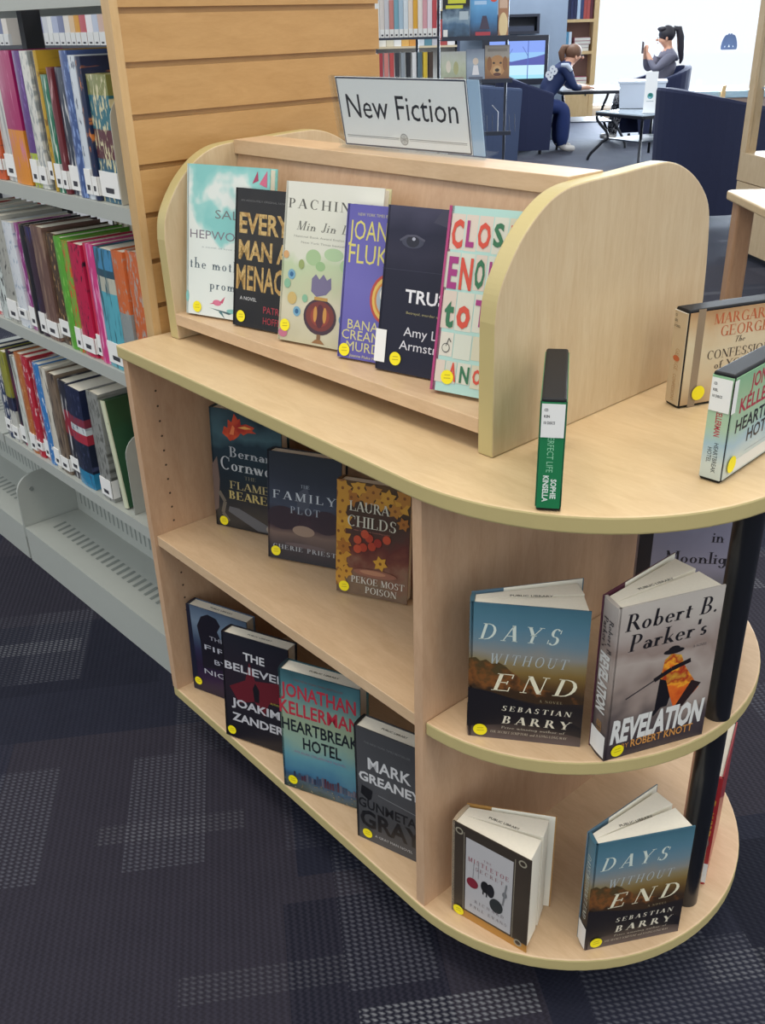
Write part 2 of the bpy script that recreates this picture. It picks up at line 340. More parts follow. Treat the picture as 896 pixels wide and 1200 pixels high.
def carpet():
    m = bpy.data.materials.new('patchwork_carpet'); m.use_nodes = True
    nt = m.node_tree; b = nt.nodes['Principled BSDF']; N = nt.nodes.new; L = nt.links.new
    tc = N('ShaderNodeTexCoord'); mp = N('ShaderNodeMapping'); mp.inputs['Rotation'].default_value = (0, 0, R(-56)); L(tc.outputs['Object'], mp.inputs[0])
    def brick(sc_, w, h, off, seed):
        mm = N('ShaderNodeMapping'); mm.inputs['Location'].default_value = (seed, seed * .7, 0); L(mp.outputs[0], mm.inputs[0])
        br = N('ShaderNodeTexBrick'); br.inputs['Scale'].default_value = sc_; br.inputs['Mortar Size'].default_value = 0
        br.inputs['Brick Width'].default_value = w; br.inputs['Row Height'].default_value = h; br.offset = off; br.offset_frequency = 2
        br.inputs['Color1'].default_value = (0, 0, 0, 1); br.inputs['Color2'].default_value = (1, 1, 1, 1)
        L(mm.outputs[0], br.inputs['Vector']); return br.outputs['Color']
    b1 = brick(1.0, 0.62, 0.50, 0.37, 3.1); b2 = brick(1.0, 0.27, 0.74, 0.6, 7.7); b3 = brick(1.0, 0.16, 0.33, 0.45, 1.3); b4 = brick(1.0, 0.30, 0.055, 0.4, 5.2)
    sx = N('ShaderNodeSeparateXYZ'); L(mp.outputs[0], sx.inputs[0])
    nz = N('ShaderNodeTexNoise'); nz.inputs['Scale'].default_value = 260; nz.inputs['Detail'].default_value = 2; L(mp.outputs[0], nz.inputs[0])
    nb = N('ShaderNodeTexNoise'); nb.inputs['Scale'].default_value = 14; nb.inputs['Detail'].default_value = 3; L(mp.outputs[0], nb.inputs[0])
    def wave(out, freq, ph=0.0, noise=1.3):
        a = N('ShaderNodeMath'); a.operation = 'MULTIPLY'; a.inputs[1].default_value = freq; L(out, a.inputs[0])
        c = N('ShaderNodeMath'); c.operation = 'MULTIPLY_ADD'; c.inputs[1].default_value = noise; L(nz.outputs['Fac'], c.inputs[0]); L(a.outputs[0], c.inputs[2])
        s = N('ShaderNodeMath'); s.operation = 'SINE'; L(c.outputs[0], s.inputs[0])
        q = N('ShaderNodeMath'); q.operation = 'MULTIPLY_ADD'; q.inputs[1].default_value = .5; q.inputs[2].default_value = .5; L(s.outputs[0], q.inputs[0]); return q.outputs[0]
    def zig(a, b_):
        pp = N('ShaderNodeMath'); pp.operation = 'PINGPONG'; pp.inputs[1].default_value = 0.005; L(b_, pp.inputs[0])
        ys = N('ShaderNodeMath'); ys.operation = 'ADD'; L(a, ys.inputs[0]); L(pp.outputs[0], ys.inputs[1]); return ys.outputs[0]
    wl = wave(zig(sx.outputs[0], sx.outputs[1]), 2 * math.pi / 0.0130); wx = wave(sx.outputs[1], 2 * math.pi / 0.010)
    def mul(a, c):
        q = N('ShaderNodeMath'); q.operation = 'MULTIPLY'; L(a, q.inputs[0])
        if isinstance(c, (int, float)): q.inputs[1].default_value = c
        else: L(c, q.inputs[1])
        return q.outputs[0]
    def step(a, th, sharp=18):
        q = N('ShaderNodeMapRange'); q.inputs[1].default_value = th; q.inputs[2].default_value = th + 1.0 / sharp; L(a, q.inputs[0]); return q.outputs[0]
    def mixc(fac, ca, cb):
        q = N('ShaderNodeMix'); q.data_type = 'RGBA'
        if hasattr(fac, 'links'): L(fac, q.inputs[0])
        else: q.inputs[0].default_value = fac
        for k, c in ((6, ca), (7, cb)):
            if isinstance(c, tuple): q.inputs[k].default_value = c
            else: L(c, q.inputs[k])
        return q.outputs[2]
    c0 = mixc(step(b1, 0.50), s2l('#282a39'), s2l('#322f39'))
    c0 = mixc(mul(step(b2, 0.60), .85), c0, s2l('#1a1c2a'))
    c0 = mixc(mul(nb.outputs['Fac'], .35), c0, s2l('#0b0d18'))
    c1 = mixc(mul(mul(wl, step(b1, 0.30)), 0.32), c0, s2l('#444250'))
    c2 = mixc(mul(mul(mul(wl, wx), step(b3, 0.84)), 0.6), c1, s2l('#686a74'))
    c3 = mixc(mul(mul(mul(wl, wx), step(b4, 0.93)), 0.9), c2, s2l('#84868c'))
    c4 = mixc(mul(nz.outputs['Fac'], 0.75), c3, mixc(0.5, c3, s2l('#06070c')))
    L(c4, b.inputs['Base Color']); b.inputs['Roughness'].default_value = 0.75; b.inputs['Specular IOR Level'].default_value = 0.12
    b.inputs['Sheen Weight'].default_value = 0.30; b.inputs['Sheen Roughness'].default_value = 0.22; b.inputs['Sheen Tint'].default_value = (0.7, 0.8, 1, 1)
    bp = N('ShaderNodeBump'); bp.inputs['Strength'].default_value = 0.35; bp.inputs['Distance'].default_value = 0.002; L(wl, bp.inputs['Height']); L(bp.outputs[0], b.inputs['Normal'])
    return m
g = G(); g.prism([uD(-26, -8)[:2], uD(14, -8)[:2], uD(14, 16.3)[:2], uD(-26, 16.3)[:2]], -0.1, 0)
tag(g.build('floor', carpet()), 'dark navy patchwork carpet with zigzag ribs', kind='structure')

CB = mat('#8291a4', 0.85, noise=0.10, nscale=6)
g = G(); g.box(1.02, 2.50, 13.5, 15.2, 0, 3.2)
o = tag(g.build('wall_fireplace', CB), 'blue-grey plaster chimney wall behind the television', kind='structure'); o.rotation_euler.z = RZ
# pale wall section left of it, far away
g = G(); g.box(-9, -0.6, 15.2, 15.4, 0, 3.2); g.box(-0.6, 3.40, 16.15, 16.35, 0, 3.2)
o = tag(g.build('wall_back', mat('#dfe3e6', 0.8)), 'pale far wall behind the book ranges', kind='structure'); o.rotation_euler.z = RZ
# tall windows: low wall, mullions, glass
WH = mat('#f4f6f8', 0.6)
def clear(name, tint, gloss):
    m = bpy.data.materials.new(name); m.use_nodes = True; nt = m.node_tree; nt.nodes.clear()
    o_ = nt.nodes.new('ShaderNodeOutputMaterial'); t_ = nt.nodes.new('ShaderNodeBsdfTransparent'); g_ = nt.nodes.new('ShaderNodeBsdfGlossy'); x_ = nt.nodes.new('ShaderNodeMixShader')
    t_.inputs[0].default_value = tint; g_.inputs['Roughness'].default_value = 0.03; x_.inputs[0].default_value = gloss
    nt.links.new(t_.outputs[0], x_.inputs[1]); nt.links.new(g_.outputs[0], x_.inputs[2]); nt.links.new(x_.outputs[0], o_.inputs[0])
    return m
glass = clear('window_glass', (0.98, 0.99, 1, 1), 0.03)
g = G(); g.box(3.40, 12.0, 16.15, 16.35, 0, 0.14)
o = tag(g.build('wall_below_window', mat('#c9c2bb', 0.7)), kind='structure'); o.rotation_euler.z = RZ
for k, (u0, u1) in enumerate([(3.40, 6.2), (6.2, 9.0), (9.0, 12.0)]):
    w_ = G(); w_.box(u0, u1, 16.20, 16.21, 0.18, 3.1)
    f_ = G(); f_.box(u0, u1, 16.15, 16.30, 0.14, 0.19); f_.box(u0, u1, 16.15, 16.30, 3.1, 3.2); f_.box(u0, u0 + .05, 16.15, 16.30, .19, 3.1); f_.box(u1 - .05, u1, 16.15, 16.30, .19, 3.1)
    wo = tag(f_.build('window_%d' % (k + 1), WH), kind='structure'); wo.rotation_euler.z = RZ
    w_.build('window_pane', glass, wo)

# ================================================================ DISPLAY UNIT
TOPW = wood('#d4ba92', '#c7ab82', (1.2, 5, 5)); EDGE = mat('#b9aa76', 0.45, noise=0.05, nscale=15)
BODY = wood('#c8a686', '#b89474', (5, 5, 1.0)); SHELF = wood('#d2b592', '#c3a480', (1.2, 5, 5)); PANEL = wood('#cdb896', '#bfa682', (6, 6, 0.8)); CORE = wood('#c8a47a', '#b8936a', (1, 6, 6))
BLK = mat('#14161c', 0.32, coat=0.3)
disp = thing('display_shelving', 'maple book display unit with rounded end shelves and black support tube', 'bookcase', (-1.642, 0.815, 0), R(-1.23))
def dboard(r, x0=-0.012, fy=-0.004):
    cx, cy = 0.820, 0.3417
    a0 = math.degrees(math.asin(min(1, (cy - fy + 0.010) / r))) if r > cy else 90
    p = arc(cx, cy, r, r, -90, 90, 36)
    f = [(x0, fy)]
    # front swells gently from the left corner to the round end
    n = 8; y1 = cy - r
    f += [(x0 + (cx - x0) * k / n, fy + (y1 - fy) * (k / n) ** 1.6) for k in range(1, n)]
    b_ = [(x0 + (cx - x0) * k / n, (0.6834 - fy) + ((cy + r) - (0.6834 - fy)) * (k / n) ** 1.6) for k in range(n - 1, -1, -1)]
    return f + p + b_
g = G(); g.prism(dboard(0.354), 0.904, 0.929, 0, mside=1); o = g.build('top_board', [TOPW, EDGE], disp, bevel=0.003); o['label'] = 'rounded maple top board'
g = G(); g.prism(dboard(0.3456, 0.0, 0.0), 0.099, 0.124, 0, mside=1); o = g.build('bottom_board', [SHELF, EDGE], disp, bevel=0.003)
g = G(); p = [(0.8322, 0.3417 - 0.337)] + [q for q in arc(0.8212, 0.3417, 0.318, 0.337, -90, 90, 36)[1:-1] if q[0] > 0.8325] + [(0.8322, 0.3417 + 0.337)]
g.prism(p, 0.496, 0.521, 0, mside=1); g.build('rounded_shelf', [SHELF, EDGE], disp, bevel=0.003)
g = G(); g.box(0, 0.019, 0, 0.683, 0.124, 0.904)
for zz in [0.19 + 0.032 * k for k in range(21)]:
    if abs(zz - 0.51) < 0.03: continue
    n = 8; g.add([(0.0193, 0.05 + 0.0025 * math.cos(2 * math.pi * j / n), zz + 0.0025 * math.sin(2 * math.pi * j / n)) for j in range(n)], [tuple(range(n))], 1)
g.build('side_panel', [BODY, mat('#4a3a2a', .8)], disp)
g = G(); g.box(0.8135, 0.832, 0, 0.683, 0.124, 0.904); g.build('divider_panel', [BODY], disp)
for nm, y0, y1 in (('adjustable_shelf', 0.006, 0.332), ('adjustable_shelf', 0.351, 0.677)):
    g = G(); g.box(0.0195, 0.813, y0, y1, 0.498, 0.521); g.build(nm, [SHELF], disp, bevel=0.001)
g = G(); g.box(0.019, 0.8135, 0.3325, 0.3505, 0.124, 0.904); g.build('back_panel', [BODY], disp)
g = G(); g.box(0.08, 0.9, 0.10, 0.58, 0.0, 0.099); g.build('plinth', [mat('#2a2622', 0.8)], disp)
g = G()
g.cyl(1.119, 0.340, 0.124, 0.496, 0.0205, 0, 28); g.cyl(1.119, 0.340, 0.521, 0.904, 0.0205, 0, 28)
o = g.build('support_tube', [BLK], disp); o['label'] = 'black round support tube'

# ---------------------------------------------------------------- tabletop book riser with curved ends
rise = thing('tabletop_book_riser', 'double sided maple riser with curved end panels on the display top', 'book stand', (0, 0, 0.9295))
prof = [(0.912, 0.0), (0.909, 0.188), (0.915, 0.224), (0.932, 0.257), (0.960, 0.292), (0.998, 0.322), (1.037, 0.338), (1.085, 0.343), (1.161, 0.345),
        (1.243, 0.348), (1.287, 0.346), (1.336, 0.329), (1.379, 0.300), (1.407, 0.263), (1.419, 0.195), (1.424, 0.125), (1.425, 0.0)]
def smooth(P, n=5):
    out = []
    for i in range(len(P) - 1):
        a, b, c, d = P[max(i - 1, 0)], P[i], P[i + 1], P[min(i + 2, len(P) - 1)]
        for k in range(n):
            t = k / n; out.append(tuple(0.5 * (2 * b[j] + (c[j] - a[j]) * t + (2 * a[j] - 5 * b[j] + 4 * c[j] - d[j]) * t * t + (3 * b[j] - a[j] - 3 * c[j] + d[j]) * t ** 3) for j in (0, 1)))
    return out + [P[-1]]
prof = [prof[0]] + smooth(prof[1:-1]) + [prof[-1]]
for x0 in (-1.618, -0.815):
    g = G(); g.prism(prof, x0, x0 + 0.027, 0, axis='x', mside=1)
    o = g.build('end_panel', [PANEL, EDGE], rise, bevel=0.002)
g = G(); g.box(-1.591, -0.815, 0.912, 1.158, 0.029, 0.051); g.build('book_ledge', [SHELF], rise, bevel=0.001)
g = G(); g.box(-1.591, -0.815, 1.166, 1.412, 0.029, 0.051); g.build('book_ledge', [SHELF], rise, bevel=0.001)
g = G(); g.box(-1.591, -0.815, 1.080, 1.158, 0.322, 0.347); g.build('top_rail', [SHELF], rise, bevel=0.001)
for s, yb, yt in ((1, 1.022, 1.088), (-1, 1.222, 1.146)):
    g = G(); pts = [(yb, 0.0515), (yb + 0.012 * s, 0.0515), (yt + 0.012 * s, 0.3215), (yt, 0.3215)]
    g.prism(pts, -1.5905, -0.8155, 0, axis='x'); g.build('back_rest', [BODY], rise)

# ---------------------------------------------------------------- acrylic sign holder: New Fiction
ACR = clear('clear_acrylic', (0.95, 0.97, 0.985, 1), 0.045)
sg = thing('sign_holder', 'clear acrylic holder with a New Fiction card standing on the riser rail', 'sign', (-1.325, 1.116, 1.2772), R(3.8), rx=R(10.5))
W_, H_ = 0.312, 0.1135
g = G()
g.box(0, W_, 0.0, 0.0025, 0, H_); g.box(0, W_, 0.0050, 0.0070, 0, H_); g.box(0, W_, -0.004, 0.034, 0, 0.0022)
g.build('acrylic_sleeve', ACR, sg)
g = G(); mats = [mat('#f0f0ec', 0.6)]
x0, x1, z0, z1 = 0.012, 0.286, 0.004, H_ - 0.0015
g.box(x0, x1, 0.0028, 0.0040, z0, z1)
INK = '#3a3a3e'
its = [('l', [(0.006, 0.015), (0.994, 0.015), (0.994, 0.985), (0.006, 0.985), (0.006, 0.015)], 0.009, '#50525e'),
       ('t', 'New Fiction', 0.065, 0.42, 0.86, 0.335, INK, {}),
       ('l', [(0.03, 0.155), (0.46, 0.155)], 0.004, '#9a9a98'), ('l', [(0.54, 0.155), (0.97, 0.155)], 0.004, '#9a9a98'),
       ('l', [(0.03, 0.135), (0.46, 0.135)], 0.003, '#b0b0ac'), ('l', [(0.54, 0.135), (0.97, 0.135)], 0.003, '#b0b0ac'),
       ('e', 0.50, 0.145, 0.032, 0.085, '#a5a5a2'), ('e', 0.50, 0.145, 0.026, 0.070, '#cfcfcb'),
       ('l', [(0.478, 0.17), (0.522, 0.12)], 0.006, '#a5a5a2'), ('l', [(0.478, 0.12), (0.522, 0.17)], 0.006, '#a5a5a2'), ('l', [(0.50, 0.09), (0.50, 0.20)], 0.005, '#a5a5a2')]
draw(g, mats, its, x1 - x0, z1 - z0, lambda a, b, e: (x0 + a, 0.0028 - e, z0 + b), 0)
o = g.build('sign_card', mats, sg); o['label'] = 'white card reading New Fiction'
g = G(); g.box(0.288, W_ - 0.002, 0.0028, 0.0042, 0.004, H_ - 0.002); g.build('blue_paper_edge', [mat('#a8c3dc', 0.4)], sg)

# ---------------------------------------------------------------- books on the riser
ZC = 0.981
art1 = ramp_art([(0, '#d9dfd9'), (0.70, '#d8dfd9'), (0.84, '#92c8c3'), (1, '#80c0bc')], 0.266, 2.2, 11, stretch=(1, 1, 1), off=0.9)
book('hardcover_book', 'white and aqua hardcover with a pink bird, leftmost on the riser', -1.581, 0.930, ZC, 15.5, 0.190, 0.266, 0.022, art1, [
    ('t', 'SALLY', 0.36, 0.66, 0.50, 0.055, '#6f7474', dict(sp=.35)), ('t', 'HEPWORTH', 0.05, 0.52, 0.86, 0.055, '#77707a', dict(sp=.3)),
    ('t', 'a novel of love and loss', 0.2, 0.46, 0.6, 0.012, '#9aa5a5', {}),
    ('t', "the mother's", 0.05, 0.32, 0.86, 0.070, '#56646c', dict(font='serif', sp=.12)), ('t', 'promise', 0.30, 0.19, 0.50, 0.065, '#56646c', dict(font='serif', sp=.12)),
    ('e', 0.40, 0.10, 0.055, 0.020, '#d0708c'), ('p', [(0.43, 0.105), (0.50, 0.15), (0.47, 0.10)], '#c2506e'), ('p', [(0.36, 0.10), (0.30, 0.085), (0.37, 0.09)], '#c2506e'),
    ('p', [(0.30, 0.06), (0.55, 0.03), (0.78, 0.09), (0.55, 0.045)], '#3f5c60'), ('e', 0.60, 0.055, 0.08, 0.015, '#7db8b2'), ('p', [(0.42, 0.04), (0.50, -0.0), (0.46, 0.045)], '#4c7478'), ('e', 0.02, 0.12, 0.02, 0.04, '#7db8b2'),
    ('p', [(0.80, 0.90), (0.86, 0.98), (0.87, 0.92)], '#a03858'), ('p', [(0.88, 0.90), (0.97, 0.985), (0.97, 0.88)], '#c0607c')], lean=10.3, spcol='#cfe0dc', dot=(0.15, 0.055))
art2 = ramp_art([(0, '#17161a'), (0.5, '#22211f'), (0.6, '#2e2a26'), (1, '#1d1d20')], 0.236, 0.8, 14)
GOLD = ramp_art([(0, '#b08a4c'), (0.35, '#bd9c60'), (0.5, '#94743e'), (0.7, '#c9ac70'), (1, '#a88248')], 0.24, 2.5, 60)
book('hardcover_book', 'black book with gold block letters, second on the riser', -1.449, 0.945, ZC, 11.6, 0.142, 0.236, 0.016, art2, [
    ('t', 'EVERY', 0.08, 0.69, 0.82, 0.135, GOLD, dict(bold=.03)), ('t', 'MAN A', 0.08, 0.50, 0.82, 0.13, GOLD, dict(bold=.03)), ('t', 'MENACE', 0.05, 0.28, 0.90, 0.17, GOLD, dict(bold=.02)),
    ('t', 'A NOVEL', 0.12, 0.20, 0.28, 0.025, '#c8c8c8', {}), ('t', 'PATRICK', 0.52, 0.125, 0.44, 0.05, '#a02c38', {}), ('t', 'HOFFMAN', 0.52, 0.045, 0.44, 0.05, '#a02c38', {}),
    ('t', 'AN ABSOLUTELY ORIGINAL NOVEL', 0.1, 0.91, 0.75, 0.013, '#6a6a6a', {})], lean=9.9, dot=(0.15, 0.075))
art3 = ramp_art([(0, '#b8b294'), (0.25, '#c9c3aa'), (0.33, '#b9bd9c'), (0.5, '#b5c49f'), (0.58, '#cfd0c0'), (1, '#d6d6cb')], 0.258, 0.35, 16)
book('hardcover_book', 'pale grey-green hardcover with a jewelled brown jar, third on the riser', -1.316, 0.947, ZC, 13.3, 0.195, 0.258, 0.021, art3, [
    ('t', 'PACHINKO', 0.04, 0.84, 0.90, 0.058, '#54534c', dict(font='serif', sp=.2)), ('t', 'Min Jin Lee', 0.14, 0.71, 0.66, 0.055, '#6e6e66', dict(font='serif', slant=.3, sp=.1)),
    ('t', 'National Book Award finalist author', 0.12, 0.665, 0.66, 0.013, '#8d8d82', {}), ('t', 'New York Times bestseller', 0.2, 0.63, 0.5, 0.013, '#8d8d82', {}),
    ('e', 0.34, 0.55, 0.08, 0.05, '#9db88a'), ('e', 0.55, 0.58, 0.1, 0.04, '#a6c096'), ('e', 0.42, 0.50, 0.05, 0.03, '#8fb07e'), ('e', 0.72, 0.52, 0.1, 0.05, '#a2bf90'),
    ('p', [(0.34, 0.34), (0.34, 0.42), (0.38, 0.45), (0.42, 0.42), (0.46, 0.455), (0.50, 0.42), (0.54, 0.44), (0.55, 0.37), (0.50, 0.33), (0.40, 0.31)], '#6e6786'),
    ('e', 0.45, 0.185, 0.175, 0.115, '#3f2a34'), ('e', 0.45, 0.19, 0.15, 0.095, '#6e2f2a'), ('e', 0.45, 0.19, 0.10, 0.065, '#8b3a2c'), ('e', 0.45, 0.19, 0.045, 0.075, '#50202a'), ('e', 0.40, 0.20, 0.02, 0.05, '#c08840'), ('e', 0.50, 0.20, 0.02, 0.05, '#c08840'),
    ('r', 0.38, 0.29, 0.52, 0.31, '#b58c46'), ('r', 0.43, 0.03, 0.47, 0.075, '#7a5a3a'), ('p', [(0.38, 0.015), (0.52, 0.015), (0.48, 0.04), (0.42, 0.04)], '#8a6238'),
    ('e', 0.12, 0.43, 0.04, 0.032, '#6f9fb6'), ('e', 0.12, 0.43, 0.02, 0.016, '#2e5f86'), ('e', 0.20, 0.20, 0.04, 0.032, '#6f9fb6'), ('e', 0.20, 0.20, 0.02, 0.016, '#2e5f86'), ('e', 0.70, 0.19, 0.05, 0.035, '#5d8aa0'),
    ('e', 0.14, 0.28, 0.05, 0.04, '#c2a867'), ('e', 0.05, 0.55, 0.03, 0.025, '#c89a66'), ('e', 0.08, 0.37, 0.035, 0.03, '#7fae8e'), ('e', 0.22, 0.50, 0.03, 0.03, '#8f9d60'), ('e', 0.06, 0.05, 0.05, 0.03, '#b86a80'), ('e', 0.28, 0.29, 0.03, 0.025, '#7fae8e')],
    lean=11.9, back='#c9c39a', dot=(0.08, 0.10))
PUR = ramp_art([(0, '#5a559e'), (0.5, '#6a65ac'), (1, '#5c58a2')], 0.237, 0.5, 8)
book('paperback_book', 'purple paperback with yellow letters, fourth on the riser', -1.166, 0.955, ZC, 14.9, 0.122, 0.237, 0.018, PUR, [
    ('t', 'NEW YORK TIMES BESTSELLING', 0.18, 0.93, 0.7, 0.018, '#b8b47c', {}), ('t', 'JOANNE', 0.06, 0.78, 0.88, 0.12, '#cfc56a', {}), ('t', 'FLUKE', 0.08, 0.63, 0.72, 0.12, '#cfc56a', {}),
    ('t', 'BANANA', 0.14, 0.20, 0.74, 0.062, '#c9c280', dict(sp=.1)), ('t', 'CREAM PIE', 0.06, 0.13, 0.88, 0.062, '#c9c280', {}), ('t', 'MURDER', 0.14, 0.055, 0.74, 0.062, '#c9c280', {}), ('t', 'Joanne Fluke Mysteries', 0.2, 0.015, 0.6, 0.018, '#c9c280', {}),
    ('e', 0.72, 0.42, 0.27, 0.165, '#b4483c'), ('e', 0.72, 0.42, 0.235, 0.145, '#d8b65a'), ('e', 0.72, 0.42, 0.20, 0.12, '#c8803c'), ('e', 0.72, 0.42, 0.17, 0.105, '#a2aeb4'), ('e', 0.70, 0.45, 0.1, 0.06, '#e8e6dc')], lean=11.8, dot=(0.12, 0.055))
art5 = ramp_art([(0, '#14152a'), (0.56, '#16172c'), (0.62, '#1b1b30'), (0.72, '#27263a'), (0.86, '#1c1d34'), (1, '#3b3a50')], 0.245, 0.25, 10)
book('hardcover_book', 'dark navy hardcover with a shadowed eye, fifth on the riser', -1.076, 0.957, ZC, 12.8, 0.150, 0.245, 0.014, art5, [
    ('p', [(0.55, 0.92), (0.65, 1.0), (1.0, 1.0), (1.0, 0.58), (0.92, 0.64), (0.85, 0.82), (0.7, 0.90)], '#38374a'), ('p', [(0.86, 0.60), (1.0, 0.60), (1.0, 0.74), (0.93, 0.70)], '#4e4a58'),
    ('e', 0.33, 0.80, 0.13, 0.040, '#383a4c'), ('e', 0.33, 0.80, 0.075, 0.034, '#1a1b2a'), ('e', 0.34, 0.815, 0.02, 0.010, '#a8aab8'), ('l', [(0.18, 0.80), (0.26, 0.83), (0.36, 0.835), (0.47, 0.81)], 0.02, '#4a4a5a'), ('l', [(0.0, 0.625), (1.0, 0.635)], 0.006, '#2c2b40'),
    ('t', 'TRUST', 0.30, 0.44, 0.60, 0.075, '#e2e2e6', dict(bold=.02)), ('t', 'Betrayal, murder and mystery', 0.33, 0.37, 0.6, 0.015, '#a29a6a', {}),
    ('t', 'Amy Lane', 0.32, 0.235, 0.60, 0.055, '#d0d0d6', {}), ('t', 'Armstrong', 0.28, 0.150, 0.68, 0.055, '#d0d0d6', {})], lean=11.2, dot=(0.25, 0.085), spine_label=(0.012, 0.062, 0.018))
art6 = mat('#a9cfc6', 0.35, coat=.3)
def tile(x0, y0, x1, y1, c='#cfcfc0'): return ('r', x0 + .006, y0 + .004, x1 - .006, y1 - .004, c)
t6 = []
random.seed(3)
for y0, y1, xs_ in ((.775, .965, (.02, .20, .36, .54, .72, .98)), (.57, .765, (0, .19, .37, .52, .70, .98)), (.345, .56, (.02, .20, .42, .64, .80, .98)), (.19, .335, (.04, .22, .45, .74, .98)), (.05, .18, (.02, .15, .30, .48, .64, .82, .98))):
    for a, b_ in zip(xs_, xs_[1:]):
        t6.append(tile(a, y0 + random.uniform(-.008, .008), b_, y1, random.choice(['#cfcfc0', '#c8c9ba', '#d3cfc2', '#c9c6ae', '#d2c4b6', '#cbd0c2'])))
RD, MG, GN = '#cc4a36', '#9c3078', '#2f6e4a'
def L6(ch, x, y, w, h, c): return ('t', ch, x, y, w, h, c, dict(bold=.035))
book('hardcover_book', 'pale aqua hardcover with red and magenta hand painted letters, beside the right riser panel', -0.943, 0.950, ZC, 14.0, 0.127, 0.257, 0.026, art6, t6 + [
    L6('C', .045, .79, .14, .135, RD), L6('L', .225, .80, .10, .125, MG), L6('O', .365, .80, .155, .12, RD), L6('S', .555, .815, .12, .11, GN), L6('E', .75, .80, .13, .12, RD),
    L6('E', .05, .575, .12, .155, MG), L6('N', .20, .575, .155, .155, RD), L6('O', .385, .59, .12, .14, GN), L6('U', .55, .585, .12, .14, MG), L6('G', .73, .585, .18, .14, RD),
    L6('t', .065, .365, .12, .15, GN), L6('o', .22, .37, .17, .16, RD), L6('T', .44, .39, .17, .13, MG), L6('o', .66, .38, .13, .14, GN),
    ('e', 0.13, 0.245, 0.05, 0.026, '#50504c'), ('e', 0.13, 0.245, 0.042, 0.021, '#cfcdbf'), ('l', [(0.13, 0.255), (0.16, 0.30), (0.19, 0.28)], 0.010, '#50504c'),
    L6('A', .20, .07, .10, .095, RD), L6('N', .345, .07, .12, .085, GN), L6('O', .51, .075, .11, .075, RD), L6('V', .67, .07, .12, .085, MG), ('l', [(0.0, 0.0), (0.0, 1.0)], 0.03, '#a83a70')],
    lean=12.5, spcol='#b03a70', dot=(0.19, 0.085))

# ---------------------------------------------------------------- books in the upper bay
ZM, ZB, ZT = 0.5215, 0.1245, 0.9295
art7 = ramp_art([(0, '#1d1b1c'), (0.12, '#3a3632'), (0.22, '#2a2a2c'), (0.4, '#18232b'), (0.7, '#1a2f3a'), (0.8, '#3d5a62'), (1, '#16262f')], 0.26, 0.5, 10, off=2.2)
FIRE = ramp_art([(0, '#d06a2a'), (0.4, '#c23a24'), (0.6, '#d85a30'), (1, '#a02a20')], 0.26, 1.2, 30)
book('hardcover_book', 'dark hardcover with a flaming red torch, leftmost in the upper bay', -1.578, 0.939, ZM, 21.6, 0.170, 0.260, 0.030, art7, [
    ('p', [(0.18, 0.80), (0.21, 0.86), (0.26, 0.85), (0.27, 0.92), (0.32, 0.90), (0.36, 0.975), (0.41, 0.93), (0.44, 0.94), (0.45, 0.89), (0.52, 0.905), (0.64, 0.885), (0.60, 0.86), (0.66, 0.84), (0.54, 0.835), (0.48, 0.81), (0.44, 0.825), (0.40, 0.79), (0.34, 0.76), (0.28, 0.745), (0.25, 0.77)], FIRE), ('p', [(0.40, 0.865), (0.50, 0.885), (0.60, 0.872), (0.50, 0.86)], '#e0a050'), ('p', [(.28, .80), (.33, .88), (.36, .86), (.34, .80)], '#e07a48'),
    ('t', 'Bernard', 0.26, 0.615, 0.68, 0.085, '#a9adb0', dict(font='serif')), ('t', 'Cornwell', 0.13, 0.50, 0.84, 0.11, '#b4b8ba', dict(font='serif')),
    ('t', 'THE', 0.46, 0.44, 0.16, 0.03, '#6f6c5c', dict(font='serif')), ('t', 'FLAME', 0.24, 0.345, 0.56, 0.065, '#a89a6c', dict(font='serif')), ('t', 'BEARER', 0.22, 0.255, 0.68, 0.070, '#b5a468', dict(font='serif', bold=.3)),
    ('p', [(0.0, 0.52), (0.08, 0.60), (0.10, 0.40), (0.06, 0.15), (0.0, 0.12)], '#6c5a52'), ('p', [(0.22, 0.185), (0.36, 0.18), (0.78, 0.075), (0.80, 0.02), (0.62, 0.015), (0.30, 0.11), (0.20, 0.14)], '#5b5c60'),
    ('e', 0.80, 0.05, 0.06, 0.03, '#8d8378'), ('l', [(0.08, 0.30), (0.16, 0.22), (0.12, 0.12), (0.20, 0.05)], 0.05, '#6b6358')], lean=4.2, dot=(0.13, 0.05))
art8 = ramp_art([(0, '#2a2a30'), (0.12, '#3a3438'), (0.26, '#6c5a52'), (0.32, '#3b2c34'), (0.44, '#32262e'), (0.52, '#3a4150'), (0.75, '#262c38'), (1, '#1e242c')], 0.22, 0.22, 9)
book('hardcover_book', 'dusky dark blue hardcover with mist and trees, middle of the upper bay', -1.387, 0.934, ZM, 25.4, 0.158, 0.220, 0.030, art8, [
    ('e', 0.22, 0.40, 0.22, 0.11, '#30242c'), ('e', 0.80, 0.41, 0.2, 0.11, '#30242c'), ('e', 0.50, 0.30, 0.15, 0.05, '#8d7868'), ('e', 0.52, 0.16, 0.28, 0.02, '#5c4f50'), ('p', [(0.40, 0.5), (0.44, 0.66), (0.55, 0.72), (0.60, 0.58), (0.55, 0.5)], '#434854'),
    ('t', 'THE', 0.46, 0.70, 0.12, 0.03, '#8f98a2', dict(font='serif')), ('t', 'FAMILY', 0.08, 0.575, 0.86, 0.075, '#b5bcc2', dict(font='serif', sp=.25)), ('t', 'PLOT', 0.32, 0.455, 0.40, 0.065, '#8f98a2', dict(font='serif', sp=.2)),
    ('t', 'CHERIE PRIEST', 0.08, 0.10, 0.86, 0.042, '#9fa3a8', dict(font='serif', sp=.15, bold=.2))], lean=7.9, dot=(0.12, 0.075))
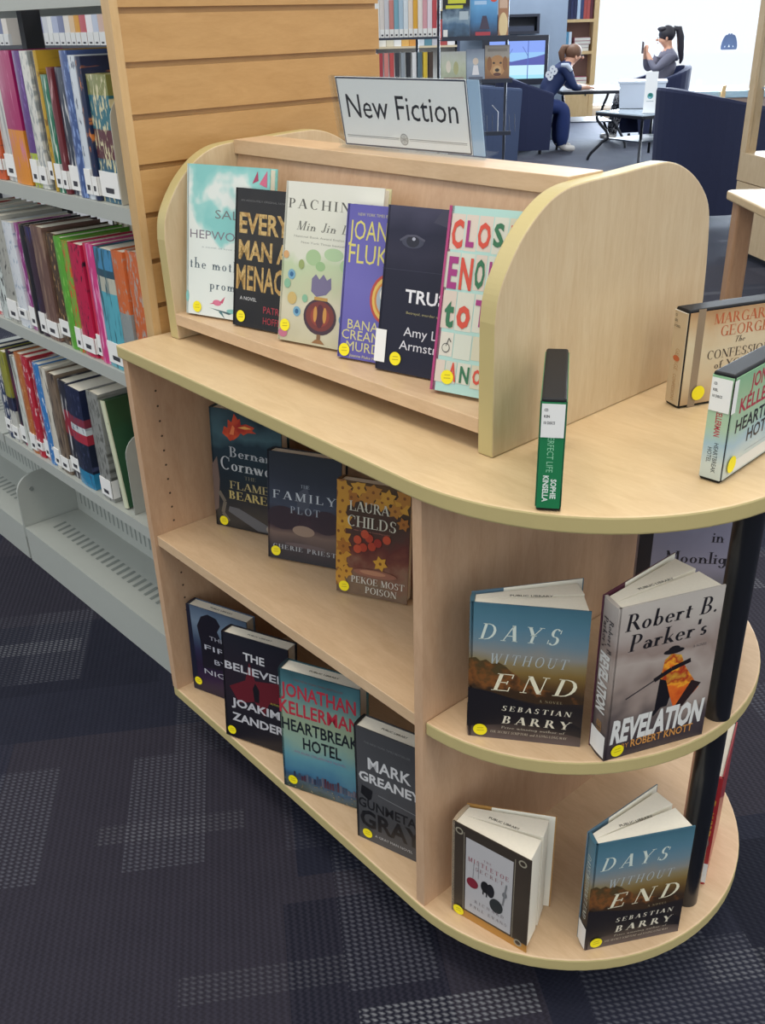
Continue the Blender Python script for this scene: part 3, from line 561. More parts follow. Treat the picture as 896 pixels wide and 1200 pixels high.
art9 = ramp_art([(0, '#6b5646'), (0.1, '#75604c'), (0.2, '#7c5a48'), (0.3, '#6a3c30'), (0.4, '#5a2c26'), (0.55, '#4a332c'), (0.8, '#3d2f22'), (1, '#5a4020')], 0.22, 0.55, 28, off=1.1)
fl = []
random.seed(5)
fl.append(('r', 0, 0.06, .13, 1, '#8a5a28'))
for (cx, cy, r) in [(.20, .86, .10), (.42, .88, .10), (.62, .86, .10), (.08, .82, .11), (.88, .84, .10), (.08, .64, .12), (.07, .48, .12), (.06, .35, .12), (0.08, 0.93, .10), (0.30, 0.95, .09), (0.50, 0.93, .10), (0.70, 0.90, .09), (0.92, 0.92, .10), (0.80, 0.80, .08), (0.05, 0.72, .09), (0.03, 0.55, .09), (0.10, 0.42, .09), (0.04, 0.28, .10), (0.15, 0.20, .08), (0.05, 0.14, .09), (0.62, 0.32, .08), (0.92, 0.70, .07)]:
    a0 = random.random() * 3; pts = []
    for k in range(12):
        rr = r * 1.35 * (1.0 if k % 2 == 0 else 0.6); a = a0 + k * math.pi / 6
        pts.append((min(1, max(0, cx + rr * math.cos(a))), min(1, max(0, cy + rr * .66 * math.sin(a)))))
    c = random.choice(['#a8742c', '#b8862e', '#9c6424', '#c09030'])
    fl += [('p', pts, c), ('e', min(.98, cx), min(.98, cy), min(.02, r), .014, '#7a4a18')]
for (cx, cy) in [(0.30, .50), (.38, .44), (.46, .53), (.30, .42), (.50, .46), (.70, .54), (.40, .56), (.58, .50)]:
    fl.append(('e', cx, cy, .055, .038, random.choice(['#a03a24', '#b0482c', '#8e2c20'])))
book('hardcover_book', 'autumn coloured hardcover of daffodils and berries, right end of the upper bay', -1.193, 0.948, ZM, 24.7, 0.142, 0.219, 0.028, art9, fl + [
    ('e', 0.55, 0.22, 0.3, 0.035, '#8a5a48'), ('e', 0.52, 0.225, 0.18, 0.02, '#a8785c'),
    ('t', 'LAURA', 0.18, 0.75, 0.55, 0.085, '#c6c6b6', dict(font='serif')), ('t', 'CHILDS', 0.16, 0.615, 0.66, 0.095, '#c6c6b6', dict(font='serif')), ('t', 'New York Times bestselling author', 0.25, 0.58, 0.5, 0.012, '#a0685c', {}),
    ('t', 'PEKOE MOST', 0.22, 0.115, 0.74, 0.058, '#cfcdc2', dict(font='serif')), ('t', 'POISON', 0.42, 0.035, 0.44, 0.058, '#cfcdc2', dict(font='serif'))], lean=7.7, dot=(0.12, 0.06))

# ---------------------------------------------------------------- books in the lower bay
art10 = ramp_art([(0, '#221a2c'), (0.15, '#2e1c3c'), (0.35, '#231a34'), (0.5, '#2a2a48'), (0.6, '#39465e'), (0.8, '#6d7f92'), (1, '#4a5a70')], 0.224, 0.2, 8)
book('hardcover_book', 'violet and grey hardcover with a dark standing figure, leftmost in the lower bay', -1.602, 0.846, ZB, 17.5, 0.165, 0.222, 0.030, art10, [
    ('p', [(0.20, 0.60), (0.16, 0.78), (0.24, 0.90), (0.36, 0.95), (0.50, 0.93), (0.56, 0.86), (0.50, 0.78), (0.60, 0.60), (0.62, 0.35), (0.2, 0.30)], '#181622'), ('p', [(0.0, 0.0), (0.10, 0.0), (0.06, 1.0), (0.0, 1.0)], '#151a30'),
    ('t', 'THE', 0.36, 0.66, 0.24, 0.045, '#a7a9b4', dict(sp=.2)), ('t', 'FIRE', 0.26, 0.53, 0.52, 0.058, '#b9bbc6', {}), ('t', 'BY', 0.41, 0.385, 0.22, 0.055, '#b9bbc6', {}), ('t', 'NIGHT', 0.22, 0.235, 0.66, 0.058, '#b9bbc6', {})], lean=2.5, spcol='#151a30', dot=(0.10, 0.115), stamp=True)
art11 = ramp_art([(0, '#17161e'), (0.3, '#1d1b24'), (0.5, '#241c26'), (1, '#1b1c26')], 0.25, 0.6, 9)
book('hardcover_book', 'black hardcover splashed with dark red shapes, second in the lower bay', -1.418, 0.807, ZB, 20.1, 0.161, 0.250, 0.034, art11, [
    ('p', [(0.10, 0.50), (0.35, 0.60), (0.42, 0.78), (0.50, 0.62), (0.85, 0.66), (0.95, 0.50), (0.70, 0.44), (0.62, 0.30), (0.48, 0.42), (0.24, 0.36)], '#5e1a24'), ('p', [(0.48, 0.42), (0.46, 0.54), (0.50, 0.60), (0.56, 0.54), (0.55, 0.42)], '#141219'),
    ('t', 'THE', 0.33, 0.79, 0.32, 0.070, '#c9c9cc', dict(bold=.02, sp=.1)), ('t', 'BELIEVER', 0.04, 0.665, 0.93, 0.068, '#b9b9be', dict(bold=.02)),
    ('t', 'JOAKIM', 0.12, 0.32, 0.74, 0.072, '#b9b9be', dict(bold=.03)), ('t', 'ZANDER', 0.12, 0.175, 0.80, 0.075, '#b9b9be', dict(bold=.03)), ('t', 'AUTHOR', 0.72, 0.445, 0.16, 0.018, '#a8a03c', {})], lean=5.3, spcol='#1a1920', dot=(0.11, 0.07), stamp=True)
HB = [(0, '#3a4540'), (0.06, '#4c5c64'), (0.12, '#33506c'), (0.16, '#3f6e8c'), (0.30, '#5c909c'), (0.42, '#849f90'), (0.60, '#8d9c80'), (0.75, '#789488'), (0.9, '#467078'), (1, '#33545c')]
def heartbreak(small=False):
    b_ = [('t', 'THE NEW YORK TIMES BESTSELLER', 0.2, 0.93, 0.6, 0.016, '#6d3a3a', {}), ('t', 'JONATHAN', 0.03, 0.79, 0.92, 0.105, '#b03040', dict(bold=.02)), ('t', 'KELLERMAN', 0.0, 0.645, 0.99, 0.105, '#b03040', dict(bold=.02)),
          ('t', 'HEARTBREAK', 0.02, 0.505, 0.96, 0.095, '#1b2228', dict(bold=.02)), ('t', 'HOTEL', 0.28, 0.375, 0.48, 0.095, '#1b2228', dict(bold=.02)), ('t', 'AN ALEX DELAWARE NOVEL', 0.16, 0.325, 0.66, 0.020, '#8a6c86', {})]
    if not small:
        random.seed(2); sk = []
        for k in range(26):
            x0 = 0.14 + k * 0.033; hh = random.uniform(.12, .155) + (0.02 if 8 < k < 18 else 0); sk.append(('r', x0, 0.09, x0 + .026, hh, random.choice(['#2c3046', '#4a2c3c', '#38445c', '#5a5c6c'])))
        for k in range(40): x0 = random.uniform(.0, .97); y0 = random.uniform(.01, .09); sk.append(('r', x0, y0, x0 + .014, y0 + .008, random.choice(['#7c6c4a', '#8a8468', '#4a5648', '#606858'])))
        b_ += sk
    return b_
book('hardcover_book', 'teal and green hardcover with a city skyline, third in the lower bay', -1.211, 0.804, ZB, 21.9, 0.172, 0.275, 0.036, ramp_art(HB, 0.275, 0.25, 12), heartbreak(), lean=2.9, spcol='#22343c', dot=(0.13, 0.075), stamp=True)
art13 = ramp_art([(0, '#4a4b4e'), (0.2, '#424346'), (0.5, '#4c4d50'), (1, '#434447')], 0.259, 0.7, 12)
book('hardcover_book', 'dark grey hardcover with white and black block letters, beside the divider', -1.010, 0.821, ZB, 15.5, 0.142, 0.259, 0.034, art13, [
    ('t', 'MARK', 0.20, 0.665, 0.62, 0.095, '#c9cacb', dict(bold=.02)), ('t', 'GREANEY', 0.06, 0.545, 0.90, 0.075, '#c9cacb', dict(bold=.03)), ('t', 'THE NEW YORK TIMES BESTSELLER', 0.15, 0.88, 0.66, 0.016, '#6d6e70', {}),
    ('t', 'GUNMETAL', 0.04, 0.30, 0.94, 0.080, '#1d1e22', dict(bold=.02)), ('t', 'GRAY', 0.06, 0.13, 0.92, 0.145, '#1a1b1f', dict(bold=.03)), ('p', [(0.08, 0.42), (0.10, 0.50), (0.26, 0.48), (0.24, 0.40), (0.2, 0.38)], '#18191d'),
    ('t', 'A GRAY MAN NOVEL', 0.28, 0.06, 0.56, 0.022, '#b0b1b3', {}), ('l', [(0.34, 0.46), (0.96, 0.42)], 0.012, '#77787a')], lean=0.8, spcol='#1c1d20', dot=(0.17, 0.07), stamp=True)

# ---------------------------------------------------------------- books standing open on the rounded shelves
SKY = [(0, '#5c5150'), (0.07, '#4a3f3c'), (0.14, '#2c2626'), (0.28, '#221e20'), (0.38, '#3a2c20'), (0.45, '#5c4426'), (0.52, '#7c6436'), (0.60, '#857858'), (0.66, '#84847f'), (0.74, '#68808c'), (0.84, '#557a8c'), (0.94, '#4a7282'), (1, '#43697a')]
def days(label, x, y, z, yaw, open_, lean=0):
    h = 0.234
    A = ramp_art(SKY, h, 0.10, 18)
    tr = [(0.0, 0.40), (0.0, 0.60), (0.06, 0.61), (0.10, 0.585), (0.15, 0.60), (0.20, 0.57), (0.26, 0.585), (0.32, 0.56), (0.36, 0.53), (0.42, 0.50), (0.48, 0.45), (0.60, 0.42), (0.75, 0.40), (1.0, 0.36), (1.0, 0.33), (0.6, 0.30), (0.3, 0.34)]
    its = [('p', tr, ramp_art([(0, '#2a2018'), (0.36, '#3a2a1c'), (0.46, '#7a4c26'), (0.54, '#4e3c22'), (0.62, '#4a4028'), (1, '#33301f')], h, 0.5, 55)),
           ('p', [(0, 0.08), (0, 0.38), (0.2, 0.36), (0.5, 0.30), (0.8, 0.22), (1, 0.14), (1, 0.07), (0.5, 0.14)], '#1b191e'),
           ('t', 'DAYS', 0.08, 0.745, 0.66, 0.115, '#ccd6cc', dict(font='serif', slant=.25, sp=.35)), ('t', 'WITHOUT', 0.17, 0.575, 0.66, 0.075, '#a9b2b4', dict(font='serif', slant=.22, sp=.3, bold=-.2)),
           ('t', 'END', 0.20, 0.375, 0.70, 0.130, '#e2dcc0', dict(font='serif', slant=.30, sp=.35)), ('t', 'A NOVEL', 0.62, 0.315, 0.20, 0.018, '#8f8468', dict(font='serif', sp=.3)),
           ('t', 'SEBASTIAN', 0.30, 0.225, 0.60, 0.038, '#d6d0bc', dict(font='serif', slant=.2, sp=.3, bold=.2)), ('t', 'BARRY', 0.30, 0.125, 0.60, 0.060, '#d6d0bc', dict(font='serif', slant=.2, sp=.3, bold=.2)),
           ('t', 'Prize winning author of', 0.30, 0.085, 0.56, 0.018, '#a79f90', dict(font='serif', slant=.2)), ('t', 'THE SECRET SCRIPTURE and A LONG LONG WAY', 0.2, 0.045, 0.68, 0.018, '#b5ab9a', dict(font='serif', slant=.2))]
    spn = [('t', 'DAYS WITHOUT END', 0.38, 0.86, 0.58, 0.42, '#c6cfc8', dict(font='serif', rot=-1, slant=.1))]
    return book('hardcover_book', label, x, y, z, yaw, 0.164, h, 0.026, A, its, spn, lean=lean, back='#5d7a8c', spcol=ramp_art(SKY, h, 0.05, 18), open_=open_, dot=(0.115, 0.062), spine_label=(0.004, 0.050, 0), stamp=True)
days('blue sky and brown landscape hardcover standing open on the middle round shelf', -0.745, 0.825, ZM, 36.5, 21)
days('blue sky and brown landscape hardcover standing open on the bottom round shelf', -0.570, 0.922, ZB, 59.5, 25)
art15 = ramp_art([(0, '#3a3236'), (0.18, '#453c40'), (0.26, '#5c5250'), (0.36, '#8f8078'), (0.5, '#a89c94'), (0.6, '#8d7c74'), (0.75, '#a39892'), (1, '#b9b2aa')], 0.258, 0.85, 9, off=.6)
ORG = ramp_art([(0, '#c04a1c'), (0.4, '#d86a24'), (0.5, '#e8a02c'), (0.65, '#a02c1c'), (1, '#e0c040')], 0.258, 2.0, 30, off=4)
book('hardcover_book', 'grey stormy sky hardcover with an orange cloaked rider, standing open beside the tube', -0.572, 0.921, ZM, 66.5, 0.166, 0.258, 0.036, art15, [
    ('p', [(0.46, 0.28), (0.48, 0.52), (0.56, 0.56), (0.62, 0.40), (0.58, 0.28)], '#16141a'), ('p', [(0.48, 0.48), (0.50, 0.60), (0.56, 0.635), (0.66, 0.61), (0.71, 0.53), (0.88, 0.36), (0.74, 0.26), (0.66, 0.24), (0.60, 0.34), (0.54, 0.46)], ORG),
    ('p', [(0.66, 0.26), (0.74, 0.25), (0.90, 0.385), (0.80, 0.42)], '#2a1c1c'), ('e', 0.58, 0.648, 0.10, 0.018, '#1a181c'), ('e', 0.58, 0.662, 0.055, 0.020, '#1a181c'),
    ('l', [(0.42, 0.48), (0.58, 0.53), (0.76, 0.56)], 0.045, '#1a161a'), ('l', [(0.16, 0.40), (0.42, 0.48)], 0.012, '#2c2a2e'), ('l', [(0.52, 0.30), (0.44, 0.24)], 0.04, '#16141a'),
    ('t', 'Robert B.', 0.08, 0.845, 0.86, 0.105, '#1f1d22', dict(font='serif', slant=.12)), ('t', "Parker's", 0.13, 0.712, 0.74, 0.105, '#1f1d22', dict(font='serif', slant=.12)), ('t', 'A NOVEL', 0.76, 0.64, 0.14, 0.016, '#5a5454', dict(font='serif')),
    ('t', 'REVELATION', 0.05, 0.115, 0.90, 0.145, '#d6d6d2', dict(bold=.045, slant=.08)), ('t', 'BY', 0.17, 0.06, 0.07, 0.032, '#c08848', {}), ('t', 'ROBERT KNOTT', 0.26, 0.055, 0.62, 0.050, '#c88c48', dict(bold=.015))],
    [('t', 'Robert B.', 0.56, 0.90, 0.22, 0.28, '#2a272c', dict(font='serif', rot=-1)), ('t', "Parker's", 0.20, 0.90, 0.19, 0.28, '#2a272c', dict(font='serif', rot=-1)), ('t', 'REVELATION', 0.22, 0.68, 0.38, 0.56, '#d6d6d2', dict(rot=-1, bold=.045)), ('t', 'ROBERT KNOTT', 0.35, 0.24, 0.10, 0.35, '#b98848', dict(rot=-1))],
    lean=0.0, back='#5a3040', open_=22, dot=(0.13, 0.055), spine_label=(0.006, 0.044, 0), stamp=True)
art16 = ramp_art([(0, '#b5823c'), (0.075, '#b07c38'), (0.085, '#3a322a'), (0.5, '#433a31'), (1, '#39322c')], 0.204, 0.02, 8)
book('hardcover_book', 'small brown framed hardcover with a couple in silhouette, standing open on the bottom round shelf', -0.775, 0.826, ZB, 10.0, 0.145, 0.204, 0.044, art16, [
    ('r', 0.19, 0.10, 0.79, 0.90, '#b5b3b4'), ('l', [(0.165, 0.09), (0.165, 0.94)], 0.008, '#8a8272'), ('l', [(0.81, 0.08), (0.81, 0.94)], 0.008, '#8a8272'),
    ('e', 0.10, 0.93, 0.05, 0.035, '#97917f'), ('e', 0.10, 0.93, 0.033, 0.022, '#3a322a'), ('e', 0.90, 0.93, 0.05, 0.035, '#97917f'), ('e', 0.90, 0.93, 0.033, 0.022, '#3a322a'), ('e', 0.89, 0.06, 0.05, 0.035, '#97917f'), ('e', 0.89, 0.06, 0.033, 0.022, '#3a322a'),
    ('t', 'THE', 0.42, 0.735, 0.10, 0.022, '#8c5a60', dict(font='serif', sp=.4)), ('t', 'MISTLETOE', 0.22, 0.665, 0.52, 0.045, '#96505a', dict(font='serif', sp=.25)), ('t', 'SECRET', 0.32, 0.595, 0.36, 0.038, '#8c6a6c', dict(font='serif', sp=.3)),
    ('e', 0.285, 0.44, 0.075, 0.055, '#7d2434'), ('l', [(0.29, 0.50), (0.30, 0.66)], 0.006, '#77777a'), ('l', [(0.36, 0.52), (0.36, 0.70)], 0.006, '#77777a'), ('e', 0.45, 0.47, 0.055, 0.062, '#16181c'), ('e', 0.52, 0.46, 0.05, 0.072, '#1c1e24'), ('r', 0.42, 0.38, 0.435, 0.43, '#16181c'), ('r', 0.465, 0.37, 0.48, 0.42, '#16181c'), ('e', 0.60, 0.33, 0.085, 0.075, '#2a3032'),
    ('e', 0.70, 0.50, 0.03, 0.03, '#6f7072'), ('l', [(0.68, 0.38), (0.72, 0.62)], 0.02, '#77787a'), ('t', 'RICHARD', 0.32, 0.235, 0.38, 0.032, '#7c7478', dict(font='serif', sp=.5)), ('t', 'PAUL EVANS', 0.26, 0.165, 0.48, 0.032, '#7c7478', dict(font='serif', sp=.4))],
    open_=24, back='#b98d50', spcol='#b5a48c', dot=(0.11, 0.055), stamp=True)
art17 = ramp_art([(0, '#4d4a56'), (0.3, '#77757f'), (0.5, '#9896aa'), (0.7, '#8a8aa0'), (1, '#a5a4bc')], 0.26, 0.6, 8)
book('hardcover_book', 'lavender grey hardcover behind the black tube on the middle round shelf', -0.742, 1.235, ZM, 40, 0.185, 0.262, 0.028, art17, [
    ('p', [(0, 0), (0.12, 0), (0.12, 1), (0, 1)], '#2c2a30'), ('t', 'in', 0.62, 0.655, 0.11, 0.085, '#2a2832', dict(font='serif')), ('t', 'Moonlight', 0.24, 0.50, 0.68, 0.085, '#2a2832', dict(font='serif')), ('e', 0.55, 0.30, 0.2, 0.10, '#8a8a98'), ('p', [(0.3, 0.05), (0.42, 0.4), (0.6, 0.35), (0.7, 0.05)], '#3a3840')], dot=None)
rb = book('hardcover_book', 'red mystery hardcover behind the black tube on the bottom round shelf', -0.507, 1.178, ZB, 111, 0.155, 0.240, 0.024, '#a32a2e', [], [
    ('t', 'The MURDER', 0.30, 0.80, 0.34, 0.5, '#d8a040', dict(rot=-1, bold=.02)), ('e', 0.5, 0.40, 0.32, 0.05, '#7a6a6c'), ('t', 'of Mary', 0.35, 0.34, 0.16, 0.4, '#d8a040', dict(rot=-1))], open_=14, dot=None, spine_label=(0.006, 0.05, 0))

# ---------------------------------------------------------------- audiobook cases on the display top
def disc_case(label, x, y, yaw, D, h, t, face, art, spine, dot, spl, top_black=True):
    """upright case: spine (local -x face, width t) at the corner (x,y); front cover runs along local +x"""
    root = thing('audiobook_case', label, 'audiobook case', (x, y, ZT), R(yaw))
    g = G(); g.box(0, D, 0, t, 0, h); g.build('plastic_case', [mat('#141519', 0.5, spec=.25)], root, bevel=0.003, seg=3)
    base = face if not isinstance(face, str) else mat(face, 0.3, coat=.4)
    mats = [base, spine[0] if not isinstance(spine[0], str) else mat(spine[0], 0.3, coat=.3)]
    g = G(); m = 0.0045
    g.box(0.003, D - 0.003, -0.0012, 0.0005, m, h - m, 0); g.box(0.003, D - 0.003, t - .0005, t + 0.0012, m, h - m, 0)
    g.box(-0.0012, 0.0005, 0.0005, t - 0.0005, m, h - m, 1)
    draw(g, mats, art, D, h, lambda a, b, e: (a, -0.0013 - e, b), 2)
    draw(g, mats, spine[1], t, h, lambda a, b, e: (-0.0013 - e, t - a, b), 2)
    g.build('paper_insert', mats, root)
    g = G(); g.box(-0.0024, -0.0021, 0.001, t - 0.001, spl[0], spl[1]); mm = [WHT]
    if spl[2]: g.box(-0.0024, spl[2], -0.0024, -0.0021, spl[0], spl[1])
    for k, s_ in enumerate(('CD', spl[3], '10 DISCS')):
        vs, fs = text2d(s_, 0, 0, 0.0045 * (1 + .45 * (len(s_) - 2) ** .8), 0.0032, bold=.02)
        mi_ = 1; 
        if len(mm) < 2: mm.append(mat('#3c3c40', .6))
        g.add([(-0.0026, t - 0.004 - a, spl[1] - 0.009 - k * 0.008 + b) for a, b in vs], fs, 1)
    g.build('spine_label', mm, root)
    if dot:
        g = G(); n = 20; g.add([(dot[0] + 0.0115 * math.cos(2 * math.pi * j / n), -0.0035, dot[1] + 0.0115 * math.sin(2 * math.pi * j / n)) for j in range(n)], [tuple(range(n))]); g.build('round_sticker', [YEL], root)
    return root
disc_case('green spined audiobook case standing alone by the riser end panel', -0.624, 0.850, 127, 0.19, 0.146, 0.029, '#2b7a52', [('t', 'PERFECT', 0.1, 0.5, 0.8, 0.12, '#dfe8e0', {}), ('r', 0.0, 0.0, 1.0, 0.2, '#e8e8e4')],
    ('#237a4c', [('t', 'MY NOT SO', 0.70, 0.72, 0.01, 0.01, '#237a4c', {}), ('t', 'PERFECT LIFE', 0.34, 0.70, 0.34, 0.26, '#8fc9a4', dict(rot=-1)), ('t', 'SOPHIE', 0.56, 0.30, 0.18, 0.22, '#dfe8e0', dict(rot=-1, bold=.03)), ('t', 'KINSELLA', 0.24, 0.33, 0.24, 0.22, '#dfe8e0', dict(rot=-1, bold=.03))]), None, (0.098, 0.140, 0, 'KIN'))
AH = ramp_art([(0, '#b9c2bc'), (0.15, '#c4cdc6'), (0.35, '#9fbcc8'), (0.5, '#a9c4a8'), (0.8, '#9dbd96'), (1, '#86b48e')], 0.146, 0.35, 14)
disc_case('pale green audiobook case with red and black letters at the right photo edge', -0.527, 1.053, 93, 0.19, 0.146, 0.029, AH, [
    ('t', 'JONATHAN', 0.24, 0.80, 0.66, 0.13, '#b0384a', dict(bold=.02)), ('t', 'KELLERMAN', 0.12, 0.62, 0.80, 0.13, '#b0384a', dict(bold=.02)), ('t', 'HEARTBREAK', 0.10, 0.44, 0.84, 0.12, '#232830', dict(bold=.02)), ('t', 'HOTEL', 0.30, 0.29, 0.42, 0.12, '#232830', dict(bold=.02)),
    ('l', [(0.3, 0.2), (0.9, 0.2)], 0.004, '#8b97a0'), ('r', 0.16, 0.05, 0.97, 0.16, '#d9dad4')],
    (AH, [('t', 'JONATHAN KELLERMAN', 0.42, 0.93, 0.50, 0.26, '#b0384a', dict(rot=-1, bold=.02)), ('t', 'HEARTBREAK', 0.52, 0.37, 0.28, 0.2, '#232830', dict(rot=-1)), ('t', 'HOTEL', 0.25, 0.32, 0.14, 0.2, '#232830', dict(rot=-1))]), (0.020, 0.022), (0.096, 0.139, 0.008, 'KEL'))
AG = ramp_art([(0, '#b0926e'), (0.3, '#c6b496'), (0.6, '#cdbfa2'), (0.85, '#bfa17c'), (1, '#a8825c')], 0.152, 0.5, 14)
disc_case('tan audiobook case with brown capitals at the back of the display top', -0.709, 1.246, 68, 0.19, 0.152, 0.031, AG, [
    ('r', 0.085, 0.0, 0.155, 1.0, '#8d7b66'), ('t', 'MARGARET', 0.24, 0.83, 0.64, 0.105, '#b5603c', dict(font='serif')), ('t', 'GEORGE', 0.32, 0.70, 0.46, 0.105, '#b5603c', dict(font='serif')), ('t', 'The', 0.46, 0.62, 0.1, 0.06, '#4a4038', dict(font='serif', slant=.3)),
    ('t', 'CONFESSIONS', 0.22, 0.475, 0.66, 0.09, '#4a4038', dict(font='serif')), ('t', 'of YOUNG', 0.30, 0.37, 0.46, 0.08, '#4a4038', dict(font='serif')), ('t', 'NERO', 0.32, 0.23, 0.42, 0.10, '#4a4038', dict(font='serif'))],
    ('#bfae92', [('t', 'GEORGE', 0.40, 0.60, 0.22, 0.28, '#a5825c', dict(rot=-1)), ('t', 'CONFESSIONS', 0.40, 0.34, 0.28, 0.24, '#a5825c', dict(rot=-1)), ('e', 0.5, 0.5, 0.25, 0.03, '#b5603c')]), (0.032, 0.022), (0.147, 0.148, 0, 'GEO'))

# ================================================================ METAL LIBRARY RANGE
MET = mat('#a8aca6', 0.45, noise=0.02); METD = mat('#7c827e', 0.5); DARK = mat('#2a2d36', 0.55)
rng = thing('library_shelving', 'grey metal double sided book range with slatted maple end panel', 'bookshelf')
SY = 0.913; YB = 1.165; SZ = [1.159, 0.801, 0.421, 0.115]
def dshelf(x0, x1, z, y0, y1, parent, slots=False):
    g = G(); s = 1 if y0 < y1 else -1
    a, b_ = min(y0, y1), max(y0, y1)
    g.box(x0, x1, (a + .004) if s > 0 else a, b_ if s > 0 else (b_ - .004), z - 0.004, z - .0002, 0)
    g.box(x0, x1, y0 - 0.0 if s > 0 else y0 - 0.004, y0 + 0.004 if s > 0 else y0, z - 0.030, z + 0.0, 0)
    g.box(x0, x1, y0 + s * .004 if s > 0 else y0 - .018, y0 + .018 if s > 0 else y0 - .004, z - 0.030, z - 0.027, 0)
    if slots:
        n = int((x1 - x0) / 0.03)
        for k in range(n):
            xx = x0 + 0.04 + k * 0.03
            if xx > x1 - .04: break
            g.add([(xx, y0 + s * .075, z + .0004), (xx + .010, y0 + s * .075, z + .0004), (xx + .016, y0 + s * .115, z + .0004), (xx + .006, y0 + s * .115, z + .0004)], [(0, 1, 2, 3) if s > 0 else (3, 2, 1, 0)], 1)
    return g.build('shelf', [MET, METD], parent)
for (x0, x1) in ((-2.655, -1.697), (-3.60, -2.668)):
    for z in SZ[:3] + [1.532, 1.90]:
        if z > 1.6: continue
        dshelf(x0, x1, z, SY, YB, rng, z < 0.5); dshelf(x0, x1, z, 1.508, 1.256, rng)
    # base shelf with tall kick plate
    g = G(); g.box(x0, x1, SY + .004, YB, SZ[3] - .004, SZ[3] - .0002); g.box(x0, x1, SY, SY + .004, 0.0, SZ[3]); g.box(x0, x1, 1.256, 1.504, SZ[3] - .004, SZ[3] - .0002); g.box(x0, x1, 1.504, 1.508, 0, SZ[3])
    for k in range(30):
        xx = x0 + 0.06 + k * 0.03
        if xx > x1 - .05: break
        g.add([(xx, 0.975, SZ[3] + .0005), (xx + .012, 0.975, SZ[3] + .0005), (xx + .003, 1.02, SZ[3] + .0005), (xx - .009, 1.02, SZ[3] + .0005)], [(0, 1, 2, 3)], 1)
    g.build('base_shelf', [MET, METD], rng)
    g = G(); g.box(x0, x1, 1.09, 1.094, SZ[3], 0.30)
    for k in range(36):
        xx = x0 + 0.03 + k * 0.026
        if xx > x1 - .03: break
        g.add([(xx, 1.0896, 0.145), (xx + .008, 1.0896, 0.145), (xx + .008, 1.0896, 0.20), (xx, 1.0896, 0.20)], [(0, 1, 2, 3)], 1)
    g.build('slotted_back_stop', [MET, METD], rng)
for x in (-2.663, -1.69, -3.605):
    g = G(); g.box(x - .014, x + .014, 1.185, 1.235, 0, 2.1); g.build('upright_post', [DARK], rng)
# rounded bracket plates at the ends of each base and shelf
def plate(x, y0, y1, z0, h, parent, r=0.05):
    s = 1 if y1 > y0 else -1
    p = [(y0, z0), (y1, z0), (y1, z0 + h)] + [(y0 + s * r - s * r * math.sin(a * math.pi / 16), z0 + h - r + r * math.cos(a * math.pi / 16)) for a in range(9)]
    g = G(); g.prism(p, x, x + .003, 0, axis='x'); g.cyl(0, 0, 0, 0.006, .006, 1, 12, T=Matrix.Translation((x + .002, y0 + s * .045, z0 + h - .05)) @ Matrix.Rotation(R(90), 4, 'Y'))
    return g.build('bracket_plate', [MET, METD], parent)
plate(-2.6655, SY, YB, 0.08, 0.20, rng, 0.06); plate(-2.6615, SY, YB, 0.08, 0.20, rng, 0.06)
# top canopy lip seen at the very top
g = G(); g.box(-3.6, -1.697, 0.90, 1.52, 1.905, 1.93); g.build('canopy_top', [MET], rng)
# slatwall end panel
SL = wood('#bd945e', '#b08751', (8, 1.2, 6), 0.4); SLE = wood('#c9a878', '#bd9a68', (5, 5, 1))
g = G(); xp = -1.658; ya, yb = 0.902, 1.515; zs = [0.983 - 0.085 * 11 + 0.085 * k for k in range(24)]
g.box(xp - .026, xp - .010, ya, yb, 0.0, 2.05)
edges = [0.0] + [zz + d for zz in zs if zz > .06 for d in (-0.005, 0.005)] + [2.05]
for k in range(0, len(edges) - 1, 2): g.box(xp - .010, xp, ya + .004, yb, edges[k], edges[k + 1])
o = g.build('slatwall_end_panel', [SL], rng); o['label'] = 'horizontally grooved maple end panel'
g = G(); g.box(xp - .027, xp + 0.001, ya - .004, ya + .012, 0, 2.05); g.build('panel_edge_trim', [SLE], rng)

